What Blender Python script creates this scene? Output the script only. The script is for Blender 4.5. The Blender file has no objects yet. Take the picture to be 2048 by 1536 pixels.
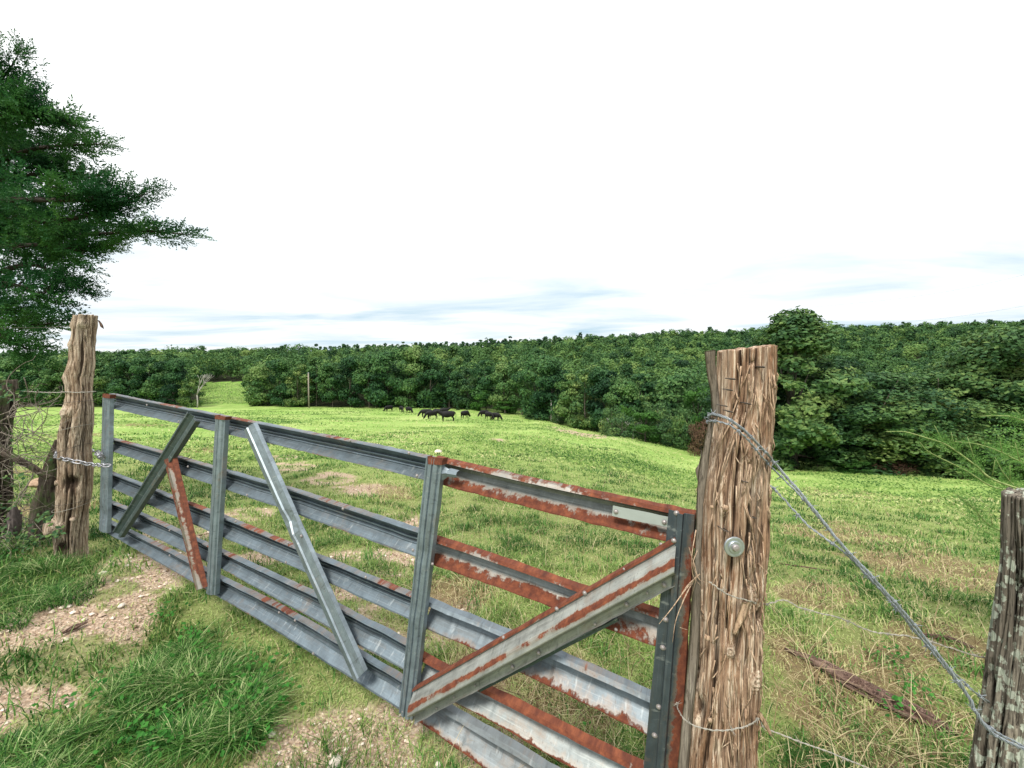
import bpy, bmesh, math, random
import numpy as np
from mathutils import Vector, Matrix, Quaternion

SC = bpy.context.scene
COL = SC.collection
rad = math.radians

# ------------------------------------------------------------------ camera
FPX, HOR = 790.0, 740.0                 # focal length in px of a 2048 px wide frame, horizon row
PITCH = math.atan((768 - HOR) / FPX)
EYE = 1.80
cam_d = bpy.data.cameras.new('camera')
cam = bpy.data.objects.new('camera', cam_d); COL.objects.link(cam)
cam_d.sensor_width = 36.0; cam_d.lens = 36.0 * FPX / 2048
cam_d.clip_start = 0.05; cam_d.clip_end = 6000
cam.location = (0, 0, EYE); cam.rotation_euler = (math.pi / 2 - PITCH, 0, 0)
SC.camera = cam

# ------------------------------------------------------------------ world: bright thin overcast
SUN_EL, SUN_AZ = 56.0, 205.0            # azimuth clockwise from +Y
world = bpy.data.worlds.new('World'); SC.world = world; world.use_nodes = True
wn, wl = world.node_tree.nodes, world.node_tree.links
wn.clear()
out = wn.new('ShaderNodeOutputWorld'); bg = wn.new('ShaderNodeBackground'); bg.inputs[1].default_value = 0.10
sky = wn.new('ShaderNodeTexSky'); sky.sky_type = 'NISHITA'; sky.sun_disc = False
sky.sun_elevation = rad(SUN_EL); sky.sun_rotation = rad(SUN_AZ)
tc = wn.new('ShaderNodeTexCoord'); sep = wn.new('ShaderNodeSeparateXYZ'); wl.new(tc.outputs['Generated'], sep.inputs[0])
def wmath(op, a, b=None, clamp=False):
    n = wn.new('ShaderNodeMath'); n.operation = op; n.use_clamp = clamp
    for i, v in enumerate((a, b)):
        if v is None: continue
        if isinstance(v, (int, float)): n.inputs[i].default_value = v
        else: wl.new(v, n.inputs[i])
    return n.outputs[0]
# cloud layer projected on a plane overhead: direction / (height + c)
zz = wmath('ADD', wmath('MAXIMUM', sep.outputs[2], 0.0), 0.06)
cmb = wn.new('ShaderNodeCombineXYZ'); wl.new(wmath('DIVIDE', sep.outputs[0], zz), cmb.inputs[0]); wl.new(wmath('DIVIDE', sep.outputs[1], zz), cmb.inputs[1])
mp = wn.new('ShaderNodeMapping'); mp.inputs['Rotation'].default_value = (0, 0, rad(12)); mp.inputs['Scale'].default_value = (0.42, 0.75, 1)
mp.inputs['Location'].default_value = (6.1, 2.2, 0)
wl.new(cmb.outputs[0], mp.inputs[0])
cn = wn.new('ShaderNodeTexNoise'); cn.inputs['Scale'].default_value = 1.0; cn.inputs['Detail'].default_value = 7; cn.inputs['Roughness'].default_value = 0.56; cn.inputs['Distortion'].default_value = 0.5
wl.new(mp.outputs[0], cn.inputs['Vector'])
cr = wn.new('ShaderNodeValToRGB'); cr.color_ramp.elements[0].position = 0.46; cr.color_ramp.elements[1].position = 0.76
cr.color_ramp.elements[0].color = (0, 0, 0, 1); cr.color_ramp.elements[1].color = (1, 1, 1, 1)
wl.new(cn.outputs[0], cr.inputs[0])
lowband = wmath('SUBTRACT', 1.0, wmath('MULTIPLY', wmath('SUBTRACT', sep.outputs[2], 0.10), 2.6), True)   # the veil is thinner low down
thin = wmath('MULTIPLY', cr.outputs[0], lowband)
elv = wn.new('ShaderNodeMixRGB'); elv.inputs[1].default_value = (7.3, 7.6, 7.75, 1); elv.inputs[2].default_value = (11.2, 11.3, 11.3, 1)
wl.new(wmath('MULTIPLY', wmath('SUBTRACT', sep.outputs[2], 0.12), 2.2, True), elv.inputs[0])
mixc = wn.new('ShaderNodeMixRGB'); wl.new(elv.outputs[0], mixc.inputs[1]); mixc.inputs[2].default_value = (2.9, 4.6, 5.7, 1)
wl.new(thin, mixc.inputs[0])
mixs = wn.new('ShaderNodeMixRGB'); mixs.inputs[0].default_value = 0.96
wl.new(sky.outputs[0], mixs.inputs[1]); wl.new(mixc.outputs[0], mixs.inputs[2])
wl.new(mixs.outputs[0], bg.inputs[0]); wl.new(bg.outputs[0], out.inputs[0])

sun_d = bpy.data.lights.new('sun', 'SUN'); sun_d.energy = 2.9; sun_d.angle = rad(13); sun_d.color = (1.0, 0.95, 0.86)
sun = bpy.data.objects.new('sun', sun_d); COL.objects.link(sun)
sdir = Vector((math.sin(rad(SUN_AZ)) * math.cos(rad(SUN_EL)), math.cos(rad(SUN_AZ)) * math.cos(rad(SUN_EL)), math.sin(rad(SUN_EL))))
sun.rotation_euler = sdir.to_track_quat('Z', 'Y').to_euler()
SC.view_settings.view_transform = 'Standard'; SC.view_settings.look = 'None'
SC.view_settings.exposure = 0.55; SC.view_settings.gamma = 1.0
SC.cycles.max_bounces = 5; SC.cycles.diffuse_bounces = 3; SC.cycles.glossy_bounces = 2; SC.cycles.transparent_max_bounces = 4

# ------------------------------------------------------------------ helpers
def ray(px, py):
    a, b = (px - 1024) / FPX, -(py - 768) / FPX
    c, s = math.cos(PITCH), math.sin(PITCH)
    return Vector((a, c + s * b, -s + c * b))
def at(px, py, Y):
    """point of the place seen at that pixel, Y metres ahead"""
    d = ray(px, py); return Vector((d.x * Y / d.y, Y, EYE + d.z * Y / d.y))

def _h(ix, iy, iz, seed):
    n = (ix * 374761393 + iy * 668265263 + iz * 2147483647 + seed * 974634777) & 0xffffffff
    n = ((n ^ (n >> 13)) * 1274126177) & 0xffffffff
    return ((n ^ (n >> 16)) & 0xffff) / 65535.0
def vnoise(x, y, z=0, seed=0):
    x, y, z = np.broadcast_arrays(np.asarray(x, float), np.asarray(y, float), np.asarray(z, float))
    xi, yi, zi = np.floor(x).astype(np.int64), np.floor(y).astype(np.int64), np.floor(z).astype(np.int64)
    fx, fy, fz = x - xi, y - yi, z - zi
    fx, fy, fz = [f * f * (3 - 2 * f) for f in (fx, fy, fz)]
    r = 0
    for dx in (0, 1):
        for dy in (0, 1):
            for dz in (0, 1):
                w = (fx if dx else 1 - fx) * (fy if dy else 1 - fy) * (fz if dz else 1 - fz)
                r = r + w * _h(xi + dx, yi + dy, zi + dz, seed)
    return r
def fbm(x, y, z=0, seed=0, oct=4):
    a, s, r = 0.5, 0, 0
    for i in range(oct):
        r = r + a * vnoise(x, y, z, seed + i * 17); s += a
        x, y, z = np.asarray(x) * 2.03, np.asarray(y) * 2.03, np.asarray(z) * 2.03; a *= 0.5
    return r / s
def smooth(a, b, x):
    t = np.clip((x - a) / (b - a), 0, 1); return t * t * (3 - 2 * t)

def mesh_np(name, V, quads=None, tris=None, mat=None, parent=None, uv=None, attrs=None, shade=False):
    """V (n,3); quads (m,4); tris (k,3); uv per vertex (n,2); attrs {name: per-face or per-vertex float array}"""
    V = np.asarray(V, np.float32)
    q = np.zeros((0, 4), np.int32) if quads is None or len(quads) == 0 else np.asarray(quads, np.int32)
    t = np.zeros((0, 3), np.int32) if tris is None or len(tris) == 0 else np.asarray(tris, np.int32)
    me = bpy.data.meshes.new(name)
    me.vertices.add(len(V)); me.vertices.foreach_set('co', V.ravel())
    loops = np.concatenate([q.ravel(), t.ravel()])
    me.loops.add(len(loops)); me.loops.foreach_set('vertex_index', loops)
    nf = len(q) + len(t)
    me.polygons.add(nf)
    me.polygons.foreach_set('loop_start', np.concatenate([np.arange(len(q)) * 4, len(q) * 4 + np.arange(len(t)) * 3]).astype(np.int32))
    me.polygons.foreach_set('loop_total', np.concatenate([np.full(len(q), 4), np.full(len(t), 3)]).astype(np.int32))
    me.polygons.foreach_set('use_smooth', np.full(nf, bool(shade)))
    if uv is not None:
        l = me.uv_layers.new(name='UVMap'); l.data.foreach_set('uv', np.asarray(uv, np.float32)[loops].ravel())
    for k, a in (attrs or {}).items():
        a = np.asarray(a, np.float32)
        at_ = me.attributes.new(k, 'FLOAT', 'FACE' if len(a) == nf and len(a) != len(V) else 'POINT')
        at_.data.foreach_set('value', a)
    me.update(calc_edges=True); me.validate()
    if mat: me.materials.append(mat)
    o = bpy.data.objects.new(name, me); COL.objects.link(o)
    if parent: o.parent = parent
    return o

def tag(o, label=None, cat=None, group=None, kind=None):
    if label: o['label'] = label
    if cat: o['category'] = cat
    if group: o['group'] = group
    if kind: o['kind'] = kind
    return o
def empty(name, loc, label, cat, group=None, rot=None):
    o = bpy.data.objects.new(name, None); COL.objects.link(o); o.location = loc; o.empty_display_size = 0.1
    if rot is not None: o.rotation_euler = rot
    return tag(o, label, cat, group)

class MB:
    """collects pieces, links them as ONE mesh object"""
    def __init__(s): s.V = []; s.Q = []; s.T = []; s.UV = []; s.C = []; s.n = 0
    def add(s, V, Q=None, T=None, uv=None, c=0.5):
        V = np.asarray(V, float); s.V.append(V)
        if Q is not None and len(Q): s.Q.append(np.asarray(Q, int) + s.n)
        if T is not None and len(T): s.T.append(np.asarray(T, int) + s.n)
        s.UV.append(np.zeros((len(V), 2)) if uv is None else np.asarray(uv, float))
        s.C.append(np.full(len(V), c) if np.isscalar(c) else np.asarray(c, float))
        s.n += len(V); return s
    def tube(s, pts, r, sides=6, c=0.5, cap=True, uoff=0.0):
        P = np.array([list(p) for p in pts], float); n = len(P)
        R = np.full(n, r) if np.isscalar(r) else np.asarray(r, float)
        T = np.gradient(P, axis=0); T /= np.linalg.norm(T, axis=1)[:, None] + 1e-9
        up = np.array([0, 0, 1.0]) if abs(T[0][2]) < 0.9 else np.array([1.0, 0, 0])
        a = np.cross(T[0], up); a /= np.linalg.norm(a)
        V, UV = [], []; L = np.concatenate([[0], np.cumsum(np.linalg.norm(np.diff(P, axis=0), axis=1))])
        for i in range(n):
            a = a - T[i] * (a @ T[i]); a /= np.linalg.norm(a) + 1e-9; b = np.cross(T[i], a)
            for k in range(sides):
                th = 2 * math.pi * k / sides
                V.append(P[i] + R[i] * (a * math.cos(th) + b * math.sin(th))); UV.append((uoff + L[i], k / sides))
        Q = [(i * sides + k, i * sides + (k + 1) % sides, (i + 1) * sides + (k + 1) % sides, (i + 1) * sides + k) for i in range(n - 1) for k in range(sides)]
        Tt = []
        if cap:
            m = len(V); V += [P[0], P[-1]]; UV += [(uoff, 0), (uoff + L[-1], 0)]
            Tt += [(m, (k + 1) % sides, k) for k in range(sides)] + [(m + 1, (n - 1) * sides + k, (n - 1) * sides + (k + 1) % sides) for k in range(sides)]
        return s.add(V, Q, Tt, UV, c)
    def build(s, name, mat, parent=None, shade=True):
        return mesh_np(name, np.concatenate(s.V), np.concatenate(s.Q) if s.Q else None, np.concatenate(s.T) if s.T else None, mat, parent,
                       np.concatenate(s.UV), {'c': np.concatenate(s.C)}, shade)

def bez(pts, n=24):
    """Catmull-Rom through the points"""
    P = [Vector(p) for p in pts]; P = [P[0] * 2 - P[1]] + P + [P[-1] * 2 - P[-2]]
    res = []; segs = len(P) - 3
    for j in range(n):
        u = j / (n - 1) * segs; i = min(int(u), segs - 1); t = u - i
        a, b, c, d = P[i:i + 4]
        res.append(0.5 * ((2 * b) + (c - a) * t + (2 * a - 5 * b + 4 * c - d) * t * t + (3 * b - a - 3 * c + d) * t ** 3))
    return res

# ------------------------------------------------------------------ materials
class NT:
    def __init__(s, name, disp=None):
        s.m = bpy.data.materials.new(name); s.m.use_nodes = True; s.t = s.m.node_tree; s.n = s.t.nodes; s.n.clear()
        s.out = s.n.new('ShaderNodeOutputMaterial')
    def new(s, ty, **k):
        nd = s.n.new('ShaderNode' + ty)
        for a, b in k.items(): setattr(nd, a, b)
        return nd
    def l(s, a, b): s.t.links.new(a, b)
    def setin(s, nd, key, v):
        if v is None: return
        if hasattr(v, 'is_linked') or hasattr(v, 'links'): s.l(v, nd.inputs[key])
        else: nd.inputs[key].default_value = v
    def math(s, op, a, b=None, clamp=False):
        nd = s.new('Math', operation=op, use_clamp=clamp); s.setin(nd, 0, a); s.setin(nd, 1, b); return nd.outputs[0]
    def uv(s): return s.new('TexCoord').outputs['UV']
    def objco(s): return s.new('TexCoord').outputs['Object']
    def attr(s, name='c'): return s.new('Attribute', attribute_name=name).outputs['Fac']
    def mapping(s, v, scale=(1, 1, 1), loc=(0, 0, 0), rot=(0, 0, 0)):
        nd = s.new('Mapping'); s.l(v, nd.inputs[0]); nd.inputs['Scale'].default_value = scale; nd.inputs['Location'].default_value = loc; nd.inputs['Rotation'].default_value = rot
        return nd.outputs[0]
    def noise(s, v, scale=1, detail=4, rough=0.55, dist=0):
        nd = s.new('TexNoise'); s.l(v, nd.inputs['Vector']); nd.inputs['Scale'].default_value = scale; nd.inputs['Detail'].default_value = detail
        nd.inputs['Roughness'].default_value = rough; nd.inputs['Distortion'].default_value = dist; return nd.outputs[0]
    def voro(s, v, scale=1, feature='F1'):
        nd = s.new('TexVoronoi', feature=feature); s.l(v, nd.inputs['Vector']); nd.inputs['Scale'].default_value = scale; return nd
    def ramp(s, f, stops, interp='LINEAR'):
        nd = s.new('ValToRGB'); s.l(f, nd.inputs[0]); cr_ = nd.color_ramp; cr_.interpolation = interp
        while len(cr_.elements) < len(stops): cr_.elements.new(0.5)
        for e, (p, c) in zip(cr_.elements, stops):
            e.position = p; e.color = (c, c, c, 1) if np.isscalar(c) else (*c, 1)
        return nd.outputs[0]
    def mix(s, f, a, b, mode='MIX'):
        nd = s.new('MixRGB', blend_type=mode)
        for i, v in enumerate((f, a, b)):
            if isinstance(v, tuple): nd.inputs[i].default_value = (*v, 1)
            else: s.setin(nd, i, v)
        return nd.outputs[0]
    def maprange(s, v, a, b, c=0.0, d=1.0):
        nd = s.new('MapRange'); s.l(v, nd.inputs[0])
        for i, x in enumerate((a, b, c, d)): nd.inputs[i + 1].default_value = x
        return nd.outputs[0]
    def bump(s, h, strength=0.5, dist=0.01):
        nd = s.new('Bump'); s.l(h, nd.inputs['Height']); nd.inputs['Strength'].default_value = strength; nd.inputs['Distance'].default_value = dist; return nd.outputs[0]
    def pbr(s, color, rough=0.8, metal=0.0, bump=None, spec=0.3):
        p = s.new('BsdfPrincipled')
        if isinstance(color, tuple): p.inputs['Base Color'].default_value = (*color, 1)
        else: s.l(color, p.inputs['Base Color'])
        s.setin(p, 'Roughness', rough); s.setin(p, 'Metallic', metal); p.inputs['Specular IOR Level'].default_value = spec
        if bump is not None: s.l(bump, p.inputs['Normal'])
        s.l(p.outputs[0], s.out.inputs[0]); return s.m
    def leaf(s, color, trans=0.3, rough=0.6, spec=0.15):
        p = s.new('BsdfPrincipled'); s.l(color, p.inputs['Base Color']); p.inputs['Roughness'].default_value = rough; p.inputs['Specular IOR Level'].default_value = spec
        t = s.new('BsdfTranslucent'); s.l(color, t.inputs[0]); mx = s.new('MixShader'); mx.inputs[0].default_value = trans
        s.l(p.outputs[0], mx.inputs[1]); s.l(t.outputs[0], mx.inputs[2]); s.l(mx.outputs[0], s.out.inputs[0]); return s.m

def mat_steel(name, rust_stops, amount=0.5, tint=(0.34, 0.385, 0.42), ufreq=1.6, pale=(0.27, 0.305, 0.33), seed=0.0, rough=0.45, metal=0.55):
    """galvanised sheet; UV.x = metres along, UV.y = 0..1 across; rust where band bias + noise passes a threshold"""
    n = NT(name); uv = n.uv(); sx = n.new('SeparateXYZ'); n.l(uv, sx.inputs[0])
    m1 = n.mapping(uv, (9, 1.4, 1), (seed, 0, seed)); m2 = n.mapping(uv, (60, 14, 1), (0, seed, seed))
    streak = n.noise(n.mapping(uv, (3, 26, 1), (seed, seed, 0)), 1, 5, 0.6)
    blotch = n.noise(n.mapping(uv, (14, 2.2, 1), (0, 0, seed)), 1, 5, 0.65)
    speck = n.noise(n.mapping(uv, (120, 16, 1)), 1, 3, 0.7)
    c = n.mix(n.maprange(blotch, 0.32, 0.68), tint, tuple(t * 1.6 for t in tint))
    c = n.mix(n.maprange(streak, 0.54, 0.72, 0, 0.6), c, pale)
    c = n.mix(n.maprange(speck, 0.60, 0.70, 0, 0.7), c, (0.10, 0.10, 0.10))
    grime = n.noise(n.mapping(uv, (5, 5, 1), (seed, 3, 0)), 1, 6, 0.7)
    c = n.mix(n.maprange(grime, 0.50, 0.72, 0, 0.6), c, (0.10, 0.095, 0.085))
    drip = n.noise(n.mapping(uv, (45, 2.0, 1), (seed, 1, 4)), 1, 3, 0.6); c = n.mix(n.maprange(drip, 0.60, 0.72, 0, 0.45), c, (0.40, 0.43, 0.44)); c = n.mix(n.maprange(drip, 0.40, 0.30, 0, 0.45), c, (0.06, 0.065, 0.07))
    bias = n.ramp(sx.outputs[1], rust_stops)
    lowf = n.noise(n.mapping(uv, (ufreq, 0.4, 1), (seed * 1.7, 0, seed)), 1, 3, 0.6)
    hi = n.noise(n.mapping(uv, (26, 3.5, 1), (seed, 0, 5)), 1, 8, 0.72)
    f = n.math('ADD', n.math('ADD', bias, n.math('MULTIPLY', n.math('SUBTRACT', lowf, 0.5), 2.6)), n.math('MULTIPLY', n.math('SUBTRACT', hi, 0.5), 1.5))
    mask = n.maprange(f, 0.95 - amount, 1.07 - amount)
    halo = n.maprange(f, 0.60 - amount, 0.98 - amount, 0, 0.5)
    rc = n.ramp(n.noise(n.mapping(uv, (30, 5, 1), (2, seed, 1)), 1, 6, 0.7), [(0.25, (0.038, 0.012, 0.009)), (0.48, (0.115, 0.033, 0.017)), (0.72, (0.23, 0.072, 0.032))])
    c = n.mix(halo, c, (0.27, 0.19, 0.135)); c = n.mix(mask, c, rc)
    bm = n.bump(n.math('ADD', n.math('MULTIPLY', mask, n.math('ADD', hi, 0.5)), n.math('MULTIPLY', blotch, 0.3)), 0.35, 0.002)
    r = n.math('ADD', n.math('MULTIPLY', mask, 0.4), rough)
    mt = n.math('MULTIPLY', n.math('SUBTRACT', 1.0, mask), metal)
    return n.pbr(c, r, mt, bm, 0.4)

def mat_wood(name, dark, mid, pale, grey, lichen=0.0, moss=0.0, scale=1.0, pale_amt=0.55):
    n = NT(name); uv = n.uv(); ob = n.objco()
    fib = n.noise(n.mapping(ob, (95 * scale, 95 * scale, 3.6)), 1, 7, 0.72, 0.4)
    fine = n.noise(n.mapping(ob, (190, 190, 9)), 1, 5, 0.7)
    big = n.noise(n.mapping(ob, (9, 9, 2.2)), 1, 5, 0.6, 0.6)
    big2 = n.noise(n.mapping(ob, (14, 14, 1.6), (3, 1, 7)), 1, 5, 0.62, 0.8)
    dirt = n.noise(n.mapping(ob, (30, 30, 14)), 1, 6, 0.75)
    c = n.mix(n.maprange(big, 0.38, 0.62), mid, grey)
    c = n.mix(n.maprange(n.math('ADD', n.math('MULTIPLY', fib, 0.72), n.math('MULTIPLY', big2, 0.28)), 0.58 - 0.10 * pale_amt, 0.64 - 0.08 * pale_amt, 0, 0.85), c, pale)
    c = n.mix(n.maprange(fib, 0.47, 0.36, 0, 0.92), c, dark)
    c = n.mix(n.maprange(fine, 0.50, 0.38, 0, 0.7), c, tuple(x * 0.8 for x in dark))
    c = n.mix(n.maprange(dirt, 0.60, 0.70, 0, 0.85), c, tuple(x * 0.55 for x in dark))
    g = n.attr('c'); c = n.mix(n.maprange(g, 0.58, 0.85, 0, 0.65), c, pale); c = n.mix(n.maprange(g, 0.36, 0.10, 0, 0.92), c, tuple(x * 0.45 for x in dark))  # crevice dirt and shade put into the colour: grooves darkened, ridges paled
    if lichen:
        wv = n.new('MixRGB', blend_type='ADD'); wv.inputs[0].default_value = 1; n.l(n.mapping(ob, (44, 44, 36)), wv.inputs[1]); nzz = n.new('TexNoise'); n.l(ob, nzz.inputs[0]); nzz.inputs['Scale'].default_value = 90; n.l(nzz.outputs['Color'], wv.inputs[2])
        vv = n.voro(wv.outputs[0], 1.0); pk = n.noise(n.mapping(ob, (7, 7, 5), (1, 2, 3)), 1, 3, 0.6)
        lm = n.maprange(n.math('ADD', vv.outputs['Distance'], n.math('MULTIPLY', n.math('SUBTRACT', 0.49, pk), 1.8)), 0.42, 0.32)
        c = n.mix(lm, c, n.mix(n.maprange(fine, 0.42, 0.6), (0.20, 0.23, 0.18), (0.50, 0.53, 0.45)))
    if moss:
        v = n.noise(n.mapping(ob, (12, 12, 8), (5, 2, 3)), 1, 5, 0.7)
        c = n.mix(n.maprange(v, 0.6 - moss * 0.1, 0.68 - moss * 0.1, 0, 0.8), c, (0.07, 0.10, 0.035))
    h = n.math('ADD', n.math('MULTIPLY', fib, 1.0), n.math('MULTIPLY', fine, 0.5))
    return n.pbr(c, 0.9, 0, n.bump(h, 0.9, 0.006), 0.2)

def mat_leaf(name, cols, trans=0.3, noise_scale=0.25, rnd=0.5, spec=0.15):
    """leaf colour differs from leaf to leaf (attribute c), from limb to limb (noise) and from plant to plant"""
    n = NT(name)
    f = n.attr('c'); oi = n.new('ObjectInfo'); nz = n.noise(n.objco(), noise_scale, 3, 0.6)
    v = n.math('ADD', n.math('MULTIPLY', f, 0.55), n.math('ADD', n.math('MULTIPLY', n.math('SUBTRACT', nz, 0.5), 1.0), n.math('MULTIPLY', n.math('SUBTRACT', oi.outputs['Random'], 0.5), rnd)))
    v = n.math('ADD', v, 0.22)
    c = n.ramp(v, [(i / (len(cols) - 1), x) for i, x in enumerate(cols)])
    return n.leaf(c, trans, 0.6, spec)

M = {}
M['wood'] = mat_wood('weathered_cedar', (0.050, 0.028, 0.018), (0.29, 0.165, 0.098), (0.74, 0.62, 0.49), (0.38, 0.27, 0.19), pale_amt=0.75)
M['wood_grey'] = mat_wood('grey_cedar', (0.07, 0.042, 0.028), (0.31, 0.215, 0.145), (0.66, 0.55, 0.43), (0.40, 0.315, 0.24), pale_amt=0.8)
M['slab'] = mat_wood('bark_slab', (0.05, 0.04, 0.03), (0.16, 0.13, 0.10), (0.36, 0.32, 0.26), (0.22, 0.19, 0.16))
M['wood_lichen'] = mat_wood('lichen_post', (0.016, 0.012, 0.010), (0.125, 0.105, 0.082), (0.30, 0.265, 0.21), (0.19, 0.17, 0.14), lichen=1.0)
M['wood_dark'] = mat_wood('mossy_dark_wood', (0.02, 0.015, 0.012), (0.07, 0.05, 0.038), (0.17, 0.14, 0.11), (0.09, 0.075, 0.06), moss=1.0)
M['log'] = mat_wood('rotting_log', (0.022, 0.012, 0.009), (0.085, 0.048, 0.036), (0.26, 0.18, 0.14), (0.12, 0.075, 0.058))
M['bark'] = mat_wood('tree_bark', (0.03, 0.024, 0.02), (0.10, 0.085, 0.07), (0.22, 0.20, 0.17), (0.15, 0.13, 0.11), scale=0.12)
M['deadwood'] = mat_wood('dead_wood', (0.12, 0.11, 0.10), (0.35, 0.33, 0.30), (0.55, 0.53, 0.49), (0.42, 0.40, 0.37), scale=0.12)
M['twig'] = mat_wood('dry_twig', (0.06, 0.05, 0.04), (0.20, 0.165, 0.13), (0.42, 0.37, 0.31), (0.27, 0.235, 0.20))
M['limb'] = mat_wood('dark_limb', (0.012, 0.010, 0.008), (0.035, 0.028, 0.022), (0.08, 0.065, 0.05), (0.05, 0.04, 0.034))
M['fibre'] = mat_wood('bark_fibre', (0.12, 0.07, 0.045), (0.42, 0.28, 0.18), (0.62, 0.50, 0.36), (0.46, 0.34, 0.24))
GALV = (0.095, 0.122, 0.142)
M['rail'] = mat_steel('galvanised_rail', [(0, 0.48), (0.06, 0.36), (0.10, -0.45), (0.8, -0.5), (0.93, -0.35), (1, 0.45)], 0.35, GALV, seed=1.3, ufreq=2.2)
M['rail_clean'] = mat_steel('galvanised_post', [(0, -0.9), (1, -0.9)], 0.3, (0.165, 0.205, 0.232), seed=4.1)
M['rail_pale'] = mat_steel('pale_galvanised', [(0, -0.9), (1, -0.9)], 0.3, (0.165, 0.20, 0.225), seed=2.1)
M['brace_dark'] = mat_steel('dark_green_galvanised', [(0, -0.9), (1, -0.9)], 0.3, (0.055, 0.078, 0.080), seed=8.1, pale=(0.16, 0.19, 0.19))
M['rust_rail'] = mat_steel('rusting_rail', [(0, 1.0), (0.17, 0.75), (0.21, -0.2), (0.45, -0.45), (0.60, 0.0), (0.72, 0.62), (1, 0.95)], 0.40, (0.16, 0.175, 0.175), seed=3.3, ufreq=1.3, pale=(0.46, 0.47, 0.43), rough=0.55)
M['rust_low'] = mat_steel('half_rusted_rail', [(0, 0.1), (0.17, 0.05), (0.21, -0.8), (0.60, -0.6), (0.80, 0.25), (1, 0.8)], 0.38, (0.115, 0.140, 0.158), seed=6.3, ufreq=1.7, rough=0.55)
M['rust_brace'] = mat_steel('rust_streaked_brace', [(0, 1.2), (0.085, 1.0), (0.105, -0.6), (0.30, 0.05), (0.38, 0.80), (0.46, 0.72), (0.56, -0.4), (1, -0.6)], 0.40, (0.24, 0.25, 0.235), seed=9.1, ufreq=2.0, pale=(0.50, 0.49, 0.42), rough=0.55)
M['rust_strut'] = mat_steel('rusty_strut', [(0, 1.2), (0.12, 0.9), (0.25, 0.50), (0.55, 0.40), (0.7, 0.9), (1, 1.2)], 0.38, (0.20, 0.19, 0.17), seed=5.1, ufreq=3.0, pale=(0.34, 0.31, 0.27))
M['end_post'] = mat_steel('end_upright', [(0, -0.8), (0.52, -0.7), (0.62, 0.05), (0.80, 0.55), (1, 0.9)], 0.42, (0.050, 0.064, 0.078), seed=7.7, ufreq=1.9, pale=(0.16, 0.19, 0.22))
M['rust'] = mat_steel('rust_cap', [(0, 1.5), (1, 1.5)], 0.6, seed=2.2)
def simple(name, col, rough, metal=0.0, ns=60, var=0.3):
    n = NT(name); f = n.noise(n.objco(), ns, 4, 0.6)
    return n.pbr(n.mix(f, tuple(c * (1 - var) for c in col), tuple(min(1, c * (1 + var)) for c in col)), rough, metal, n.bump(f, 0.2, 0.002), 0.4)
M['bolt'] = simple('zinc_bolt', (0.34, 0.31, 0.31), 0.45, 0.5)
M['washer'] = simple('zinc_washer', (0.42, 0.46, 0.50), 0.35, 0.75, 90)
M['plate'] = simple('bright_plate', (0.40, 0.44, 0.44), 0.4, 0.4, 30, 0.12)
M['wire'] = simple('fence_wire', (0.28, 0.31, 0.34), 0.5, 0.5, 40)
M['wire_dark'] = simple('old_wire', (0.10, 0.085, 0.075), 0.8, 0.2, 40)
M['wire_pale'] = simple('tie_wire', (0.34, 0.32, 0.28), 0.6, 0.3, 40)
M['chain'] = simple('chain_steel', (0.36, 0.36, 0.39), 0.45, 0.7, 40)
M['line'] = simple('power_cable', (0.30, 0.34, 0.38), 0.7)
M['stone'] = simple('pale_stone', (0.58, 0.52, 0.45), 0.95, 0, 25, 0.25)
M['stone_tan'] = simple('tan_stone', (0.36, 0.25, 0.17), 0.95, 0, 25, 0.25)
M['stone_dark'] = simple('dark_stone', (0.075, 0.060, 0.057), 0.95, 0, 18, 0.5)
_n = NT('black_hide'); M['hide'] = _n.pbr((0.006, 0.0055, 0.006), 0.6, 0, None, 0.22)
M['white'] = simple('white_paint', (0.8, 0.8, 0.78), 0.6, 0, 4, 0.05)
M['pole'] = simple('grey_pole', (0.26, 0.22, 0.19), 0.9, 0, 4, 0.2)
LEAFC = [(0.010, 0.034, 0.017), (0.024, 0.074, 0.030), (0.056, 0.135, 0.044), (0.11, 0.20, 0.060), (0.20, 0.28, 0.095)]
M['leaf'] = mat_leaf('oak_leaves', LEAFC, 0.22, 0.16, 0.55)
M['leaf_far'] = mat_leaf('hill_leaves', [(0.012, 0.038, 0.016), (0.026, 0.076, 0.026), (0.060, 0.136, 0.040), (0.110, 0.200, 0.052), (0.19, 0.27, 0.075)], 0.22, 0.10, 0.0)
M['leaf_near'] = mat_leaf('dark_leaves', [(0.008, 0.028, 0.014), (0.026, 0.072, 0.030), (0.070, 0.145, 0.048), (0.15, 0.225, 0.066), (0.30, 0.36, 0.125)], 0.22, 0.30, 0.35)
M['leaf_bright'] = mat_leaf('bright_leaves', [(0.015, 0.05, 0.012), (0.035, 0.10, 0.02), (0.06, 0.16, 0.028), (0.11, 0.22, 0.04)], 0.3, 0.4, 0.3)
M['leaf_brown'] = mat_leaf('brown_leaves', [(0.035, 0.02, 0.015), (0.09, 0.05, 0.035), (0.15, 0.09, 0.06), (0.12, 0.12, 0.05)], 0.2, 0.5, 0.2)
M['cedar'] = mat_leaf('cedar_foliage', [(0.005, 0.034, 0.014), (0.018, 0.085, 0.024), (0.052, 0.150, 0.028), (0.12, 0.24, 0.036)], 0.30, 1.1, 0.1)
M['cedar_pale'] = mat_leaf('young_cedar_foliage', [(0.04, 0.12, 0.02), (0.09, 0.22, 0.04), (0.17, 0.32, 0.08), (0.30, 0.42, 0.16)], 0.3, 2, 0.1)
M['weed'] = mat_leaf('weed_leaves', [(0.010, 0.055, 0.010), (0.025, 0.12, 0.018), (0.05, 0.20, 0.03), (0.10, 0.27, 0.05)], 0.3, 3, 0.1)
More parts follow.
